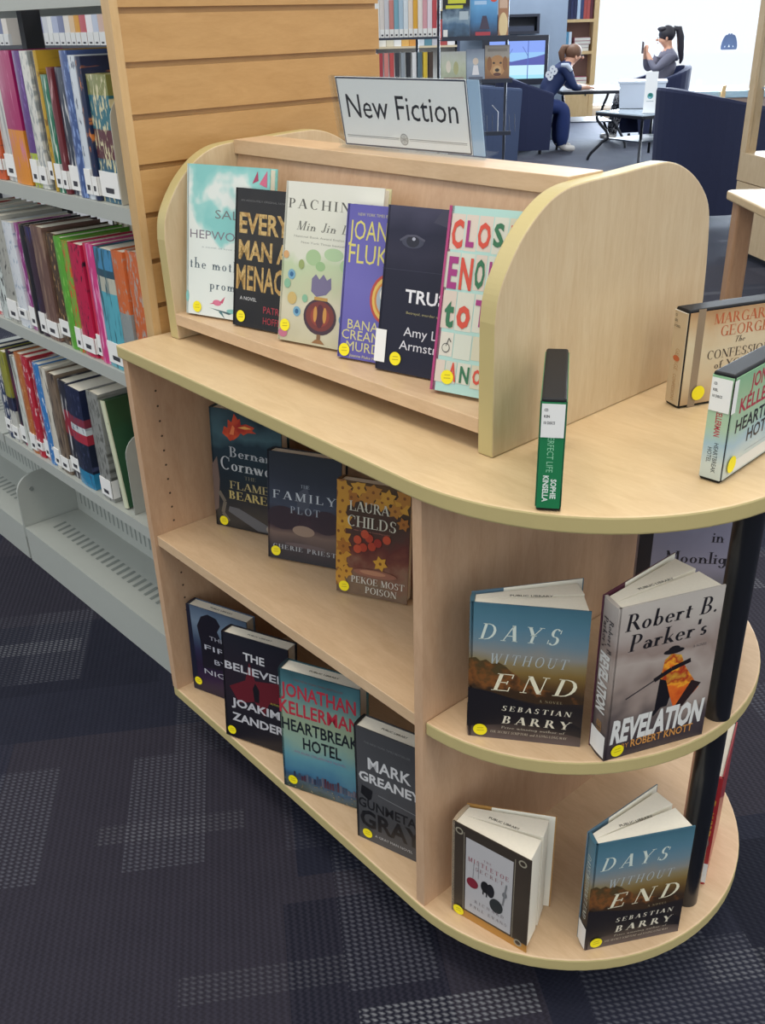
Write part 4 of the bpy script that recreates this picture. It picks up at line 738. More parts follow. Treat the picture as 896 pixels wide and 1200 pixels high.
def spine_mat(c1, c2, seed, amt=0.45, horizontal=None):
    m = bpy.data.materials.new('printed_spine'); m.use_nodes = True
    nt = m.node_tree; b = nt.nodes['Principled BSDF']; N = nt.nodes.new; L = nt.links.new
    tc = N('ShaderNodeTexCoord'); mp = N('ShaderNodeMapping'); mp.inputs['Location'].default_value = (seed, seed * 2, seed); mp.inputs['Scale'].default_value = (150, 6, 48) if seed % 2 < 1.2 else (120, 6, 14)
    L(tc.outputs['Object'], mp.inputs[0]); n = N('ShaderNodeTexNoise'); n.inputs['Scale'].default_value = 1.0; n.inputs['Detail'].default_value = 3; L(mp.outputs[0], n.inputs[0])
    cr = N('ShaderNodeValToRGB'); cr.color_ramp.elements[0].position = 1 - amt - .06; cr.color_ramp.elements[1].position = 1 - amt + .02
    cr.color_ramp.elements[0].color = s2l(c1); cr.color_ramp.elements[1].color = s2l(c2); L(n.outputs['Fac'], cr.inputs[0])
    out = cr.outputs[0]
    if horizontal:   # colour bands up the book: list of (z limit, colour)
        sp = N('ShaderNodeSeparateXYZ'); L(tc.outputs['Object'], sp.inputs[0]); r = N('ShaderNodeValToRGB'); r.color_ramp.interpolation = 'CONSTANT'
        e = r.color_ramp.elements
        while len(e) < len(horizontal): e.new(.5)
        for i, (p_, c_) in enumerate(horizontal): e[i].position = p_; e[i].color = s2l(c_)
        q = N('ShaderNodeMath'); q.operation = 'MULTIPLY'; q.inputs[1].default_value = 1 / 0.27; L(sp.outputs[2], q.inputs[0]); L(q.outputs[0], r.inputs[0])
        mx = N('ShaderNodeMix'); mx.data_type = 'RGBA'; L(r.outputs[0], mx.inputs[6]); mx.inputs[7].default_value = s2l(c2)
        st = N('ShaderNodeMapRange'); st.inputs[1].default_value = 1 - amt - .06; st.inputs[2].default_value = 1 - amt + .02; L(n.outputs['Fac'], st.inputs[0]); L(st.outputs[0], mx.inputs[0]); out = mx.outputs[2]
    L(out, b.inputs['Base Color']); b.inputs['Roughness'].default_value = 0.32; b.inputs['Coat Weight'].default_value = 0.2
    return m
def shelf_book(name, label, x, y, z, t, h, d, m, group=None, lab=None, rz=0, tilt=0, cat='book', pages=True, side=None):
    """spine faces local -y, thickness along +x, depth d along +y"""
    root = thing(name, label, cat, (x, y, z), rz, group); root.rotation_euler.y = tilt
    g = G(); c = .0018
    rr = [(t * k / 6, 0.003 - 0.003 * math.sin(math.pi * k / 6)) for k in range(7)]
    g.prism(rr + [(t, .006), (0, .006)], 0, h, 0)
    g.box(0, c, .006, d, 0, h, 1); g.box(t - c, t, .006, d, 0, h, 1)
    cv = g.build('cover', [m, side or m], root)
    if pages: g = G(); g.box(c, t - c, .007, d - .004, .003, h - .004); g.build('pages', [PAPER], root)
    if lab:
        g = G(); z0, z1 = lab; g.box(t * .04, t * .96, -0.0012, 0.0008, z0, z1); g.box(t, t + .0006, .001, .02, z0, z1)
        g.add([(t * .3, -.0016, z0 + .008), (t * .7, -.0016, z0 + .008), (t * .72, -.0016, z0 + .018), (t * .28, -.0016, z0 + .018)], [(0, 1, 2, 3)], 1)
        g.build('spine_label', [WHT, mat('#34343c', .6)], cv)
    return root
rows = [
 # (shelf z, group, [(left x, height, base, accent, label bottom, words)], x_end)
 (SZ[0], 'books on the top visible shelf of the metal range', -1.753, [
  (-2.58, .25, '#3c5a7a', '#c8c8c8', 'steel blue'), (-2.54, .26, '#7a2e2e', '#d8c8a0', 'rust red'), (-2.50, .25, '#4a4a4e', '#b0b0b0', 'charcoal'), (-2.455, .24, '#d8d2c4', '#555555', 'cream'), (-2.42, .26, '#2e4a3a', '#c8b060', 'bottle green'),
  (-2.376, .20, '#c85a2c', '#3a3a3c', 'burnt orange and grey'), (-2.293, .25, '#c9c9c4', '#a0a0a0', 'thin pale grey'), (-2.236, .27, [(0, '#d88a2c'), (.42, '#a02060')], '#c8789a', 'wide magenta over orange'),
  (-2.143, .27, [(0, '#a8b83c'), (.26, '#5c3a7c')], '#7a5aa0', 'purple over lime'), (-2.107, .27, '#d0d0c8', '#9aa0a0', 'white speckled'), (-2.068, .269, '#3c3a34', '#a8a480', 'dark olive'), (-2.041, .271, '#b8942c', '#7a5a20', 'mustard yellow'),
  (-2.026, .227, '#1f6a50', '#c8d8c8', 'dark green'), (-1.995, .241, '#6a2a30', '#c8a0a0', 'maroon'), (-1.971, .241, '#2e3848', '#d8d8d8', 'black and white'), (-1.926, .271, '#3c5488', '#8098c8', 'royal blue'), (-1.893, .263, '#c8d0d8', '#30405c', 'white and navy'),
  (-1.864, .261, '#1c2848', '#c87838', 'deep navy'), (-1.842, .231, [(0, '#2c5a70'), (.3, '#5a2e34'), (.5, '#2c6a78'), (.72, '#7c8048')], '#d0c8a0', 'teal and olive')]),
 (SZ[1], 'books on the middle shelf of the metal range', -1.700, [
  (-2.633, .269, '#b8b8b0', '#a03030', 'grey with red'), (-2.59, .265, '#d8d8d0', '#808080', 'ivory'), (-2.545, .26, '#c83038', '#d8d8d8', 'scarlet and white'), (-2.495, .269, '#c4ccc8', '#3a3a3a', 'white with black script'), (-2.443, .267, '#a8a8a0', '#1e1e22', 'black and grey striped'),
  (-2.38, .257, '#d4d8dc', '#8098b0', 'white and powder blue'), (-2.324, .258, '#8a3078', '#c8a0c0', 'violet'), (-2.285, .26, '#1e1e24', '#806a50', 'narrow black'), (-2.255, .26, '#3a2a38', '#2a3a80', 'black and indigo'), (-2.219, .266, '#6a5048', '#8a7060', 'plain brown'),
  (-2.157, .258, '#4a3a2c', '#c8a068', 'leopard brown'), (-2.103, .256, '#5aa038', '#88c058', 'bright green'), (-2.066, .252, '#78a040', '#c86030', 'lime with orange swirl'), (-2.035, .252, '#b82048', '#2a1a28', 'crimson and black'), (-1.975, .257, '#c83050', '#401828', 'ruby'),
  (-1.951, .261, '#c84080', '#e8a8c8', 'hot pink'), (-1.915, .259, [(0, '#58a8b8'), (.62, '#b8b8a8'), (.74, '#305060'), (.8, '#4888b0')], '#2e5a68', 'turquoise'), (-1.838, .263, [(0, '#8c9494'), (.5, '#c86838')], '#a0a098', 'orange over grey'), (-1.79, .268, '#c86838', '#a8a098', 'coral')]),
 (SZ[2], 'books on the lower shelf of the metal range', -1.969, [
  (-2.64, .27, '#2c3a58', '#c8c8c8', 'slate blue'), (-2.60, .266, [(0, '#c0c0b8'), (.35, '#2a2a40'), (.5, '#90903c')], '#38405c', 'white navy and yellow'), (-2.555, .276, '#1e2030', '#a02858', 'black with magenta'), (-2.515, .27, '#c8ccc4', '#808078', 'ash white'), (-2.480, .286, '#b06838', '#d8b080', 'sandy orange'), (-2.44, .286, '#b02838', '#e0c0c0', 'red with white script'),
  (-2.401, .28, '#a03040', '#d8d8d8', 'thin red and white'), (-2.369, .283, '#3878b8', '#d8e0e8', 'blue and white checked'), (-2.331, .28, '#c8c4b8', '#4a4a4a', 'parchment'), (-2.295, .275, '#786858', '#3a3230', 'taupe'), (-2.245, .266, [(0, '#2a2c38'), (.45, '#902838'), (.7, '#2a2c38')], '#c8c8c8', 'black with a red band'),
  (-2.193, .266, [(0, '#2a80a8'), (.16, '#1c2438'), (.45, '#a83040'), (.55, '#c8d0d0'), (.62, '#803040'), (.7, '#1c2440')], '#404868', 'dark blue galaxy'), (-2.075, .281, '#8a8c88', '#5a5c58', 'dull grey')])]
for z, grp, xe, L_ in rows:
    shelfname = grp.split(' on the ')[1].split(' of ')[0].replace('visible ', '').replace('shelf', 'metal shelf')
    for i, (x0, h, c1, c2, nm) in enumerate(L_):
        x1 = (L_[i + 1][0] if i + 1 < len(L_) else xe); t = x1 - x0 - .0015
        t = min(t, 0.078 if nm != 'dull grey' else 0.058)
        hz = None
        if isinstance(c1, list): hz = c1; c1 = hz[0][1]
        m = spine_mat(c1, c2, i * 3.7 + z * 10, 0.36 if i % 3 else .42, hz)
        pn = L_[i - 1][4] if i else None
        lab = '%s book on %s, ' % (nm, shelfname) + ('after the %s one' % pn if pn else 'at the far left')
        sb = shelf_book('library_book', lab, x0, .920 + (0.006 if i % 4 == 2 else 0), z + .0008, t, h, .15 + .012 * (i % 3), m, grp, (0.010 if i % 5 else .022, 0.046 if i % 2 else .058) if i % 4 != 3 else None)
# leaning green book and bookends at the right end of the lower shelf
shelf_book('library_book', 'green and cream book leaning at the right end of the lower shelf', -1.978, .924, SZ[2] + .0015, .020, .27, .17, spine_mat('#c8ccb0', '#8a9a78', 3, .3), 'books on the lower shelf of the metal range', None, tilt=R(-8), side=mat('#2c5236', .3, coat=.4, noise=.2, nscale=20))
for (x, z, lb, c_) in ((-1.925, SZ[2], 'grey curved metal bookend closing the lower shelf row', MET), (-1.764, SZ[0], 'pale beige metal bookend closing the top shelf row', mat('#b8b4a4', .5))):
    g = G(); p = [(0.925, 0), (1.10, 0)] + [(1.10 - .05 + .05 * math.cos(a * math.pi / 12), .15 + .05 * math.sin(a * math.pi / 12)) for a in range(7)] + [(.975 - .05 * math.sin(a * math.pi / 12), .15 + .05 * math.cos(a * math.pi / 12)) for a in range(7)]
    g.prism(p, 0, .002, 0, axis='x'); g.box(-.015, 0, .93, 1.09, 0, .0015)
    tag(g.build('bookend', [c_], loc=(x, 0, z + .0008)), lb, 'bookend')
# books of the far side of the range, only their top edges and backs show
random.seed(11)
pal = ['#8a8c90', '#3a3c44', '#b8b4a8', '#6a4a3c', '#4a5a6c', '#8c3a3c', '#c8c4b8', '#2c2e34', '#a08c5c', '#5c6a5a']
paln = ['grey', 'charcoal', 'beige', 'brown', 'slate', 'red', 'cream', 'black', 'tan', 'green']
for zi, z in enumerate(SZ[:3]):
    x = -2.62
    while x < -1.76:
        t = random.uniform(.026, .044); ci = random.randrange(len(pal)); h = random.uniform(.20, .265)
        m = mat(pal[ci], 0.4)
        b_ = shelf_book('library_book', '%s book, far side of %s metal shelf, behind the %s one' % (paln[ci], ('top', 'middle', 'lower')[zi], min(((abs((q[0] + .02) - (x + t / 2)), q[4]) for q in rows[zi][3]))[1]), x + t, 1.49, z + .0008, t - .0015, h, .155, m, 'books on the far side of the metal range', rz=math.pi)
        x += t
# ================================================================ FAR BOOK RANGE seen through the gap at upper left
fr = thing('library_shelving', 'distant bright book range glimpsed over the metal range at upper left', 'bookshelf', (-6.2, 3.0, 0))
g = G(); g.box(-2.2, 1.9, .02, .30, 1.352, 1.372); g.box(-2.2, 1.9, .02, .30, 1.71, 1.73); g.box(-2.2, 1.9, .02, .30, 1.0, 1.02); g.build('shelf', [mat('#3a3e48', .5)], fr)
g = G(); g.box(-2.2, 1.9, .30, .32, 0, 1.95); g.build('back_panel', [mat('#d8d8d8', .6)], fr)
g = G(); g.box(-2.2, -2.17, 0, .3, 0, 1.95); g.box(1.87, 1.9, 0, .3, 0, 1.95); g.build('side_panel', [DARK], fr)
random.seed(4)
farc = [('#8c90b8', 'lilac'), ('#d8dade', 'pale grey'), ('#f0f0ee', 'white'), ('#b8c0d8', 'powder blue'), ('#8088a8', 'dusk blue'), ('#ece4d8', 'ivory'), ('#e8c8a0', 'peach'), ('#e0a038', 'amber'), ('#c86068', 'rose'), ('#f4f0f0', 'bright white'), ('#c8d0e0', 'ice blue'), ('#d8b8a8', 'buff'), ('#e8e0e8', 'pearl'), ('#9aa0b8', 'blue grey')]
for part_, x, lst in (('right', -6.56, farc), ('left', -7.42, farc[1:6])):
    for c, nm in lst:
        t = random.uniform(.062, .085)
        shelf_book('library_book', '%s blurred book in the distant range, %s of the dark post' % (nm, part_), x, 3.03, 1.373, t - .002, random.uniform(.22, .26), .17, mat(c, .5), 'books in the distant upper left range', (.0, .07), pages=False)
        x += t
# ================================================================ LOUNGE BEHIND (built in its own frame: u right, D away)
def bthing(name, label, cat, u, D, z=0.0, rz=0.0, group=None): return thing(name, label, cat, uD(u, D, z), RZ + R(rz), group)
NAVY = mat('#242c4c', 0.85, noise=0.10, nscale=60); NAVY2 = mat('#3c4a68', 0.8, noise=.08, nscale=60)
def tub_chair(label, u, D, rz, r, zb, zf, fab, fwd=0.34, th=0.085):
    """open side faces local +x; top edge falls from zb at the back to zf at the arm fronts"""
    t = bthing('tub_chair', label, 'armchair', u, D, 0, rz, 'dark tub chairs in the lounge')
    outer = [(fwd, -r)] + [(r * math.cos(R(a)), r * math.sin(R(a))) for a in range(-90, -271, -12)] + [(fwd, r)]
    ri = r - th
    inner = [(fwd, -ri)] + [(ri * math.cos(R(a)), ri * math.sin(R(a))) for a in range(-90, -271, -12)] + [(fwd, ri)]
    n = len(outer); g = G(); vs = []
    for (x, y), (xi, yi) in zip(outer, inner):
        zt = zb + (zf - zb) * (x + r) / (fwd + r)
        k = 0.93
        vs += [(x * k, y * k, 0.05), (x, y, zt - .02), (x * .985, y * .985, zt), (xi * 1.01, yi * 1.01, zt), (xi, yi, zt - .02), (xi, yi, 0.30)]
    fs = []
    for i in range(n - 1):
        for k in range(5): fs.append((i * 6 + k, i * 6 + k + 1, (i + 1) * 6 + k + 1, (i + 1) * 6 + k))
        fs.append((i * 6 + 5, i * 6, (i + 1) * 6, (i + 1) * 6 + 5))
    fs.append((0, 1, 2, 3, 4, 5)); fs.append(tuple((n - 1) * 6 + k for k in (5, 4, 3, 2, 1, 0)))
    g.add(vs, fs, 0, smooth=False); g.build('shell', [fab], t)
    g = G(); g.prism([(x * .97, y * .99) for x, y in inner], 0.28, 0.44, 0); g.build('seat_cushion', [fab], t, bevel=.02)
    for sx, sy in ((-.6, -.6), (-.6, .6), (.6, -.75), (.6, .75)):
        g = G(); g.cyl(sx * r * .9, sy * r * .9, 0, .052, .02, 0, 10); g.build('foot', [BLK], t)
    return t
tub_chair('big navy tub chair behind the tabletop riser, its back towards the camera', 2.63, 7.98, 12, 0.42, 0.95, 0.80, NAVY)
tub_chair('navy tub chair the child in the jersey sits in', 1.80, 12.22, 0, 0.34, 0.87, 0.66, NAVY, fwd=.30)
tub_chair('grey blue rounded tub chair half hidden by the New Fiction sign', 1.15, 10.9, 20, 0.36, 0.86, 0.80, NAVY2, fwd=.3)
tub_chair('navy tub chair the woman with the phone sits in', 3.62, 13.15, 186, 0.40, 0.86, 0.66, NAVY)

IRON = mat('#23262e', 0.4, metal=.3)
def iron_table(label, cu, cD, rz, L_, W_, zt, topm, ring=True):
    t = bthing('coffee_table', label, 'table', cu, cD, 0, rz)
    g = G(); g.box(-L_ / 2 + .0, L_ / 2 - .0, -W_ / 2 + .0, W_ / 2 - .0, zt - .012, zt); g.build('table_top', [topm], t)
    g = G()
    for (a, b_, c, d) in ((-L_ / 2, L_ / 2, -W_ / 2, -W_ / 2 + .04), (-L_ / 2, L_ / 2, W_ / 2 - .04, W_ / 2), (-L_ / 2, -L_ / 2 + .04, -W_ / 2 + .04, W_ / 2 - .04), (L_ / 2 - .04, L_ / 2, -W_ / 2 + .04, W_ / 2 - .04)): g.box(a, b_, c, d, zt - .045, zt - .0125)
    g.build('top_frame', [IRON], t, bevel=.006)
    for sx in (-1, 1):
        for sy in (-1, 1):
            P = []
            for k in range(13):
                q = k / 12; z = zt - .05 - (zt - .05) * q
                off = -0.10 * math.sin(math.pi * min(1, q / .5)) if q < .5 else 0.05 * (1 - math.cos(math.pi * (q - .5) / .5)) / 2 * 1.6
                off = 0.02 - .11 * math.sin(math.pi * q * 1.05) ** 2 * (1 if q < .55 else .75) + (.05 * q * q)
                P.append((sx * (L_ / 2 - .03 + off), sy * (W_ / 2 - .03 + off), z))
            P[-1] = (P[-1][0], P[-1][1], 0.0)
            g = G(); g.tube(P, .016, 0, 8); g.build('leg', [IRON], t)
    zl = zt * .45
    g = G(); g.box(-L_ / 2 + .11, L_ / 2 - .11, -W_ / 2 + .11, W_ / 2 - .11, zl - .01, zl + .004); g.build('lower_shelf', [mat('#3b4552', .4)], t)
    return t
GLT = mat('#bccbd6', 0.08, spec=.9)  # pale base colour stands in for the bright reflection on the glass top
iron_table('glass topped iron coffee table holding the grey box', 3.02, 11.23, -60, 0.72, 0.86, 0.51, GLT)
iron_table('black iron table the child leans on', 2.66, 12.80, 0, 0.76, 0.86, 0.655, mat('#cdd2d6', .15, spec=.8))
# grey plastic box and white brochure card
bx = bthing('storage_box', 'pale grey plastic box on the glass coffee table', 'box', 3.03, 11.60, 0.5155, -14)
GP = mat('#b5bcc8', .4)
g = G(); w1, w2 = .25, .15
g.add([(-w1 * .93, -w2 * .93, 0), (w1 * .93, -w2 * .93, 0), (w1 * .93, w2 * .93, 0), (-w1 * .93, w2 * .93, 0), (-w1, -w2, .26), (w1, -w2, .26), (w1, w2, .26), (-w1, w2, .26)], [(0, 3, 2, 1), (0, 1, 5, 4), (1, 2, 6, 5), (2, 3, 7, 6), (3, 0, 4, 7), (4, 5, 6, 7)]); g.build('bin', [GP], bx)
g = G(); g.box(-w1 - .012, w1 + .012, -w2 - .012, w2 + .012, .255, .28); g.build('lid', [mat('#c6ccd6', .4)], bx, bevel=.005)
bs = bthing('brochure_stand', 'tall white card with a green round emblem at the front of the glass table', 'sign', 2.865, 10.86, 0.5155, -8)
g = G(); g.box(0, .125, 0, .004, 0, .40); g.box(0, .125, 0, .07, 0, .004)
mats = [mat('#f4f6f6', .4)]
draw(g, mats, [('e', .5, .42, .24, .075, '#58a0a0'), ('e', .5, .44, .15, .045, '#2f7a70'), ('e', .45, .38, .10, .03, '#88c0d0'), ('r', .2, .28, .8, .30, '#b8c4c8')], .125, .40, lambda a, b, e: (a, -e, b), 0)
g.build('card', mats, bs)

# television with stand, black media cabinet over it
def emis(colr, s):
    m = bpy.data.materials.new('lit_screen'); m.use_nodes = True; b = m.node_tree.nodes['Principled BSDF']
    b.inputs['Base Color'].default_value = (0, 0, 0, 1); b.inputs['Emission Color'].default_value = s2l(colr); b.inputs['Emission Strength'].default_value = s
    return m
tv = bthing('television', 'lit television showing a blue snowy landscape with bare trees', 'television', 1.80, 12.95)
BEZ = mat('#262a36', .4)
g = G(); g.box(-.42, .385, -.03, .05, .70, 1.25); g.build('bezel', [BEZ], tv, bevel=.006)
g = G(); g.box(-.34, .34, -.034, -.0305, .77, 1.19); mats = [emis('#7a98f0', .9)]
E_ = {k: emis(k, 1.0) for k in ('#8aa8f8', '#98c8f8', '#c8f0ff', '#5a62b0', '#5a70c0', '#a8e8fa')}
draw(g, mats, [('r', 0, .62, 1, 1, E_['#8aa8f8']), ('r', 0, .45, 1, .70, E_['#98c8f8']), ('p', [(0, .32), (0, .52), (.1, .46), (.25, .50), (.4, .46), (.55, .50), (.7, .54), (.85, .58), (1, .64), (1, .32)], E_['#5a62b0']), ('r', 0, 0, 1, .36, E_['#c8f0ff']), ('r', 0, .0, 1, .10, E_['#a8e8fa']),
     ('l', [(.32, .05), (.32, .92)], .012, E_['#5a70c0']), ('l', [(.70, 0), (.70, 1)], .016, E_['#5a70c0']), ('l', [(.32, .5), (.22, .75)], .01, E_['#5a70c0']), ('l', [(.32, .55), (.42, .8)], .01, E_['#5a70c0']), ('l', [(.70, .6), (.60, .85)], .01, E_['#5a70c0'])], .68, .42, lambda a, b, e: (a - .34, -.034 - e * 4, .77 + b), 0)
g.build('screen', mats, tv)
g = G(); g.box(-.05, .05, 0, .04, .45, .72); g.build('neck', [BEZ], tv)
st = bthing('media_cabinet', 'dark low cabinet under the television', 'cabinet', 1.74, 13.13)
g = G(); g.box(-.5, .5, -.25, .25, .0, .45); g.build('cabinet_body', [mat('#272b38', .5)], st, bevel=.01)
mc = bthing('wall_cabinet', 'black box shelf on the chimney wall over the television', 'cabinet', 1.75, 13.42)
g = G(); g.box(-.45, .36, -.20, .075, 1.26, 1.29); g.box(-.45, .36, -.20, .075, 1.45, 1.48); g.box(.33, .36, -.20, .075, 1.29, 1.45); g.box(-.45, -.42, -.20, .075, 1.29, 1.45); g.box(-.42, .33, .0, .075, 1.29, 1.45)
g.build('cabinet_frame', [mat('#262b3a', .5)], mc)
g = G(); g.box(-.1, .3, -.16, -.01, 1.291, 1.35); g.build('media_player', [mat('#3a4256', .4)], mc)

# bookcase beside the window
WB = wood('#e6c48c', '#dab47a', (5, 5, 1)); WBK = mat('#8a6858', .6)
bc = bthing('bookcase', 'tall maple bookcase between the chimney wall and the window', 'bookcase', 3.085, 15.70)
g = G(); g.box(-.285, -.225, 0, .30, 0, 2.2); g.build('side_panel', [WB], bc); g = G(); g.box(.215, .285, 0, .30, 0, 2.2); g.build('side_panel', [WB], bc)
for z in (1.765, 1.355, .930, .480):
    g = G(); g.box(-.225, .215, 0.004, .28, z, z + .04); g.build('shelf', [WB], bc)
g = G(); g.box(-.225, .215, .28, .30, 0.05, 2.2); g.build('back_panel', [WBK], bc)
g = G(); g.box(-.225, .215, 0.01, .03, .06, .475); cd_ = g.build('cupboard_door', [WB], bc, bevel=.004); g = G(); g.box(.15, .17, -.012, .0095, .36, .38); g.build('knob', [DARK], cd_)
g = G(); g.box(-.225, .215, 0.0, .28, 2.16, 2.2); g.build('top_board', [WB], bc)
x = -.22
for c, nm in (('#c8ccd4', 'pale grey'), ('#20284a', 'dark navy'), ('#283058', 'indigo'), ('#262c50', 'deep blue'), ('#c4d8e8', 'ice blue'), ('#3a4870', 'slate'), ('#b85048', 'brick red'), ('#c05850', 'terracotta'), ('#683038', 'wine')):
    shelf_book('library_book', nm + ' book standing on the upper shelf of the bookcase by the window', *uD(3.085 + x, 15.74, 1.396), .044, .30, .18, mat(c, .5), 'books on the upper shelf of the bookcase', rz=RZ, pages=False); x += .0475
for i, (c, nm) in enumerate((('#e4ecf0', 'white'), ('#5a98b8', 'sky blue'), ('#dfe8ec', 'off white'))):
    shelf_book('library_book', nm + ' upright book on the second shelf of the bookcase by the window', *uD(2.870 + i * .042, 15.74, .971), .040, .26, .18, mat(c, .5), 'upright books on the second shelf of the bookcase', rz=RZ, pages=False)
def flat_book(label, u, D, z, w, d, t, c, grp):
    rt_ = bthing('library_book', label, 'book', u, D, z, 0, grp)
    g = G(); g.box(0, w, 0, d, 0, .003); g.box(0, w, 0, d, t - .003, t); g.box(0, .003, 0, d, .003, t - .003); g.build('cover', [mat(c, .5)], rt_)
    g = G(); g.box(.003, w - .004, .004, d - .004, .003, t - .003); g.build('pages', [PAPER], rt_)
for i, (c, nm) in enumerate((('#c8b898', 'bottom, buff'), ('#8c4058', 'second, plum'), ('#b05060', 'third, raspberry'), ('#c07078', 'top, salmon'))):
    flat_book('book lying flat in the stack on the second shelf of the bookcase, ' + nm, 3.04 - (.02 if i < 2 else 0), 15.74, .971 + i * .046, .24, .18, .044, c, 'stacked books on the second shelf of the bookcase')
for i, (c, nm) in enumerate((('#983858', 'lower one, dark rose'), ('#c04870', 'upper one, pink'))):
    flat_book('book lying flat on the third shelf of the bookcase, ' + nm, 3.02, 15.74, .521 + i * .052, .24, .18, .050, c, 'stacked books on the third shelf of the bookcase')

# window bench and decal
wb = bthing('window_bench', 'low bench with a pale blue seat under the window', 'bench', 5.6, 15.62)
g = G(); g.box(-.95, .9, 0, .38, .28, .38); g.build('seat_pad', [mat('#a8c4d0', .6)], wb, bevel=.01)
g = G(); g.box(-.95, .9, .03, .36, .0, .279); g.build('bench_base', [mat('#a89080', .7)], wb)
for xx in (-.33, .55): g = G(); g.box(xx, xx + .06, -.05, -.002, 0, .46); g.build('bench_post', [WB], wb)
dc = bthing('window_decal', 'grey blue leaf shaped decal stuck on the bright window', 'decal', 5.50, 16.192)
g = G()
for k, (a, b_) in enumerate(((-.09, .06), (-.03, .02), (.03, -.02), (.09, -.07))):
    n = 14; g.prism([(a * .9 + .035 * math.cos(2 * math.pi * j / n) - .3 * a * math.sin(2 * math.pi * j / n), 1.05 + .105 * math.sin(2 * math.pi * j / n) + abs(a) * -.3) for j in range(n)], -.0008 * (k + 1), -.0008 * k, 0, axis='y')
g.box(-.11, .10, -.001, 0, .92, .955); g.build('sticker', [mat('#5a6a8c', .6)], dc)

# ---------------------------------------------------------------- paperback rack in front of the chimney wall
WIRE = mat('#3c4250', .4, metal=.5); D0 = 6.5
rk = bthing('book_rack', 'dark wire book rack with spine out rows and face out ledges', 'rack', 0, D0)
g = G()
for z in (1.365, 1.085, .80): g.box(-.12, .43, 0.0, .20, z - .012, z)
g.build('shelf', [WIRE], rk)
g = G()
for (z, a, b_) in ((1.345, .44, .90), (1.105, .44, .88), (.80, .50, .88)):
    g.box(a, b_, -.02, .12, z - .006, z, 0); g.box(a, b_, -.026, -.02, z - .006, z + .018, 0)
    for k in range(12): g.tube([(a + .03 + k * .036, .12, z), (a + .03 + k * .036, .16, z + .10)], .0018, 0, 6)
g.build('display_ledge', [WIRE], rk)
for x_ in (-.11, .30, .435, .865): g = G(); g.tube([(x_, .19, 0), (x_, .19, 1.75)], .009, 0, 8); g.build('upright_rod', [WIRE], rk)
g = G(); g.tube([(.80, .0, .80), (.80, .0, .93), (.76, .0, .97)], .003, 0, 6); g.build('wire_stop', [mat('#b8bcc4', .3, metal=.6)], rk)
random.seed(8)
ups = [('#c8a8a8', 'dusty pink'), ('#b05058', 'red edged'), ('#e8e8e4', 'white'), ('#d8d0c8', 'ivory'), ('#c8c8cc', 'light grey'), ('#c88078', 'coral'), ('#78a8b8', 'teal blue'), ('#a8c0d0', 'sky'), ('#d8e0e4', 'icy'), ('#e8d8c8', 'cream'), ('#e0a838', 'orange yellow'), ('#e8e0d8', 'bone'), ('#d8a0a8', 'rose'), ('#e4d8e0', 'lilac white'), ('#c04850', 'scarlet')]
x = -.02; z = 1.3665
for i, (c, nm) in enumerate(ups):
    h = random.uniform(.195, .225)
    shelf_book('library_book', nm + ' spine on the upper tier of the wire book rack', *uD(x, D0 + .02, z), .0275, h, .14, mat(c, .5), 'spine out books on the upper tier of the wire rack', (.0, .045), rz=RZ, pages=False); x += .0290
lows = [('#d8b8b0', 'pale pink'), ('#c8c8c8', 'silver'), ('#e0d0c8', 'shell white'), ('#b04048', 'deep red'), ('#d88880', 'salmon red'), ('#c85050', 'poppy red'), ('#3a3c44', 'charcoal'), ('#98a0a8', 'steel'), ('#24262e', 'jet black'), ('#e8e8e8', 'bright white'), ('#58707c', 'slate teal'), ('#e0c038', 'yellow'), ('#4a3830', 'umber')]
x = -.05; z = 1.0865
for i, (c, nm) in enumerate(lows):
    shelf_book('library_book', nm + ' spine leaning on the lower tier of the wire book rack', *uD(x, D0 + .02, z), .0265, .195, .14, mat(c, .5), 'spine out books on the lower tier of the wire rack', (.0, .04), rz=RZ, tilt=R(0), pages=False); x += .0345
def rack_book(label, u, z, w, h, base, art, rz=0, lean=14, D_=None):
    t = bthing('paperback_book', label, 'book', u, (D_ or D0) + .005, z, rz, 'face out books on the wire rack ledges'); t.rotation_euler.x = -R(lean)
    g = G(); mats = [base if not isinstance(base, str) else mat(base, .4)]; g.box(0, w, 0, .003, 0, h); g.box(0, w, .018, .021, 0, h); g.box(0, .003, .003, .018, 0, h)
    draw(g, mats, art, w, h, lambda a, b, e: (a, -e * 3, b), 0); g.build('cover', mats, t)
    g = G(); g.box(.003, w - .003, .003, .018, .002, h - .002); g.build('pages', [PAPER], t)
rack_book('black paperback with a yellow title, on the upper ledge of the rack', .445, 1.350, .165, .235, ramp_art([(0, '#24303c'), (.3, '#4a6a88'), (.5, '#88a0b0'), (.7, '#3a5068'), (.78, '#181a20'), (1, '#202228')], .235, .5, 20), [('r', .12, .72, .75, .80, '#c8c830'), ('r', .2, .84, .85, .93, '#c8c830'), ('r', .62, .45, .95, .65, '#aab8c0'), ('r', .04, .03, .2, .22, '#e0e0dc')], rz=-6)
rack_book('blue paperback with a red and white emblem, on the upper ledge of the rack', .615, 1.350, .165, .250, ramp_art([(0, '#3a2838'), (.15, '#30405c'), (.4, '#4880b0'), (.8, '#68a8d8'), (1, '#4a90c8')], .25, .3, 14), [('e', .86, .88, .14, .08, '#d84838'), ('p', [(.35, .2), (.45, .5), (.6, .5), (.72, .2)], '#3a3048'), ('r', .2, .06, .75, .14, '#b03040'), ('r', .15, .75, .6, .83, '#a8c8e8')], rz=-4)
rack_book('brown and cream paperback at the end of the upper ledge of the rack', .787, 1.350, .060, .235, '#a87858', [('e', .5, .3, .45, .3, '#e0c898'), ('r', .1, .7, .9, .9, '#d0b098')], rz=-4)
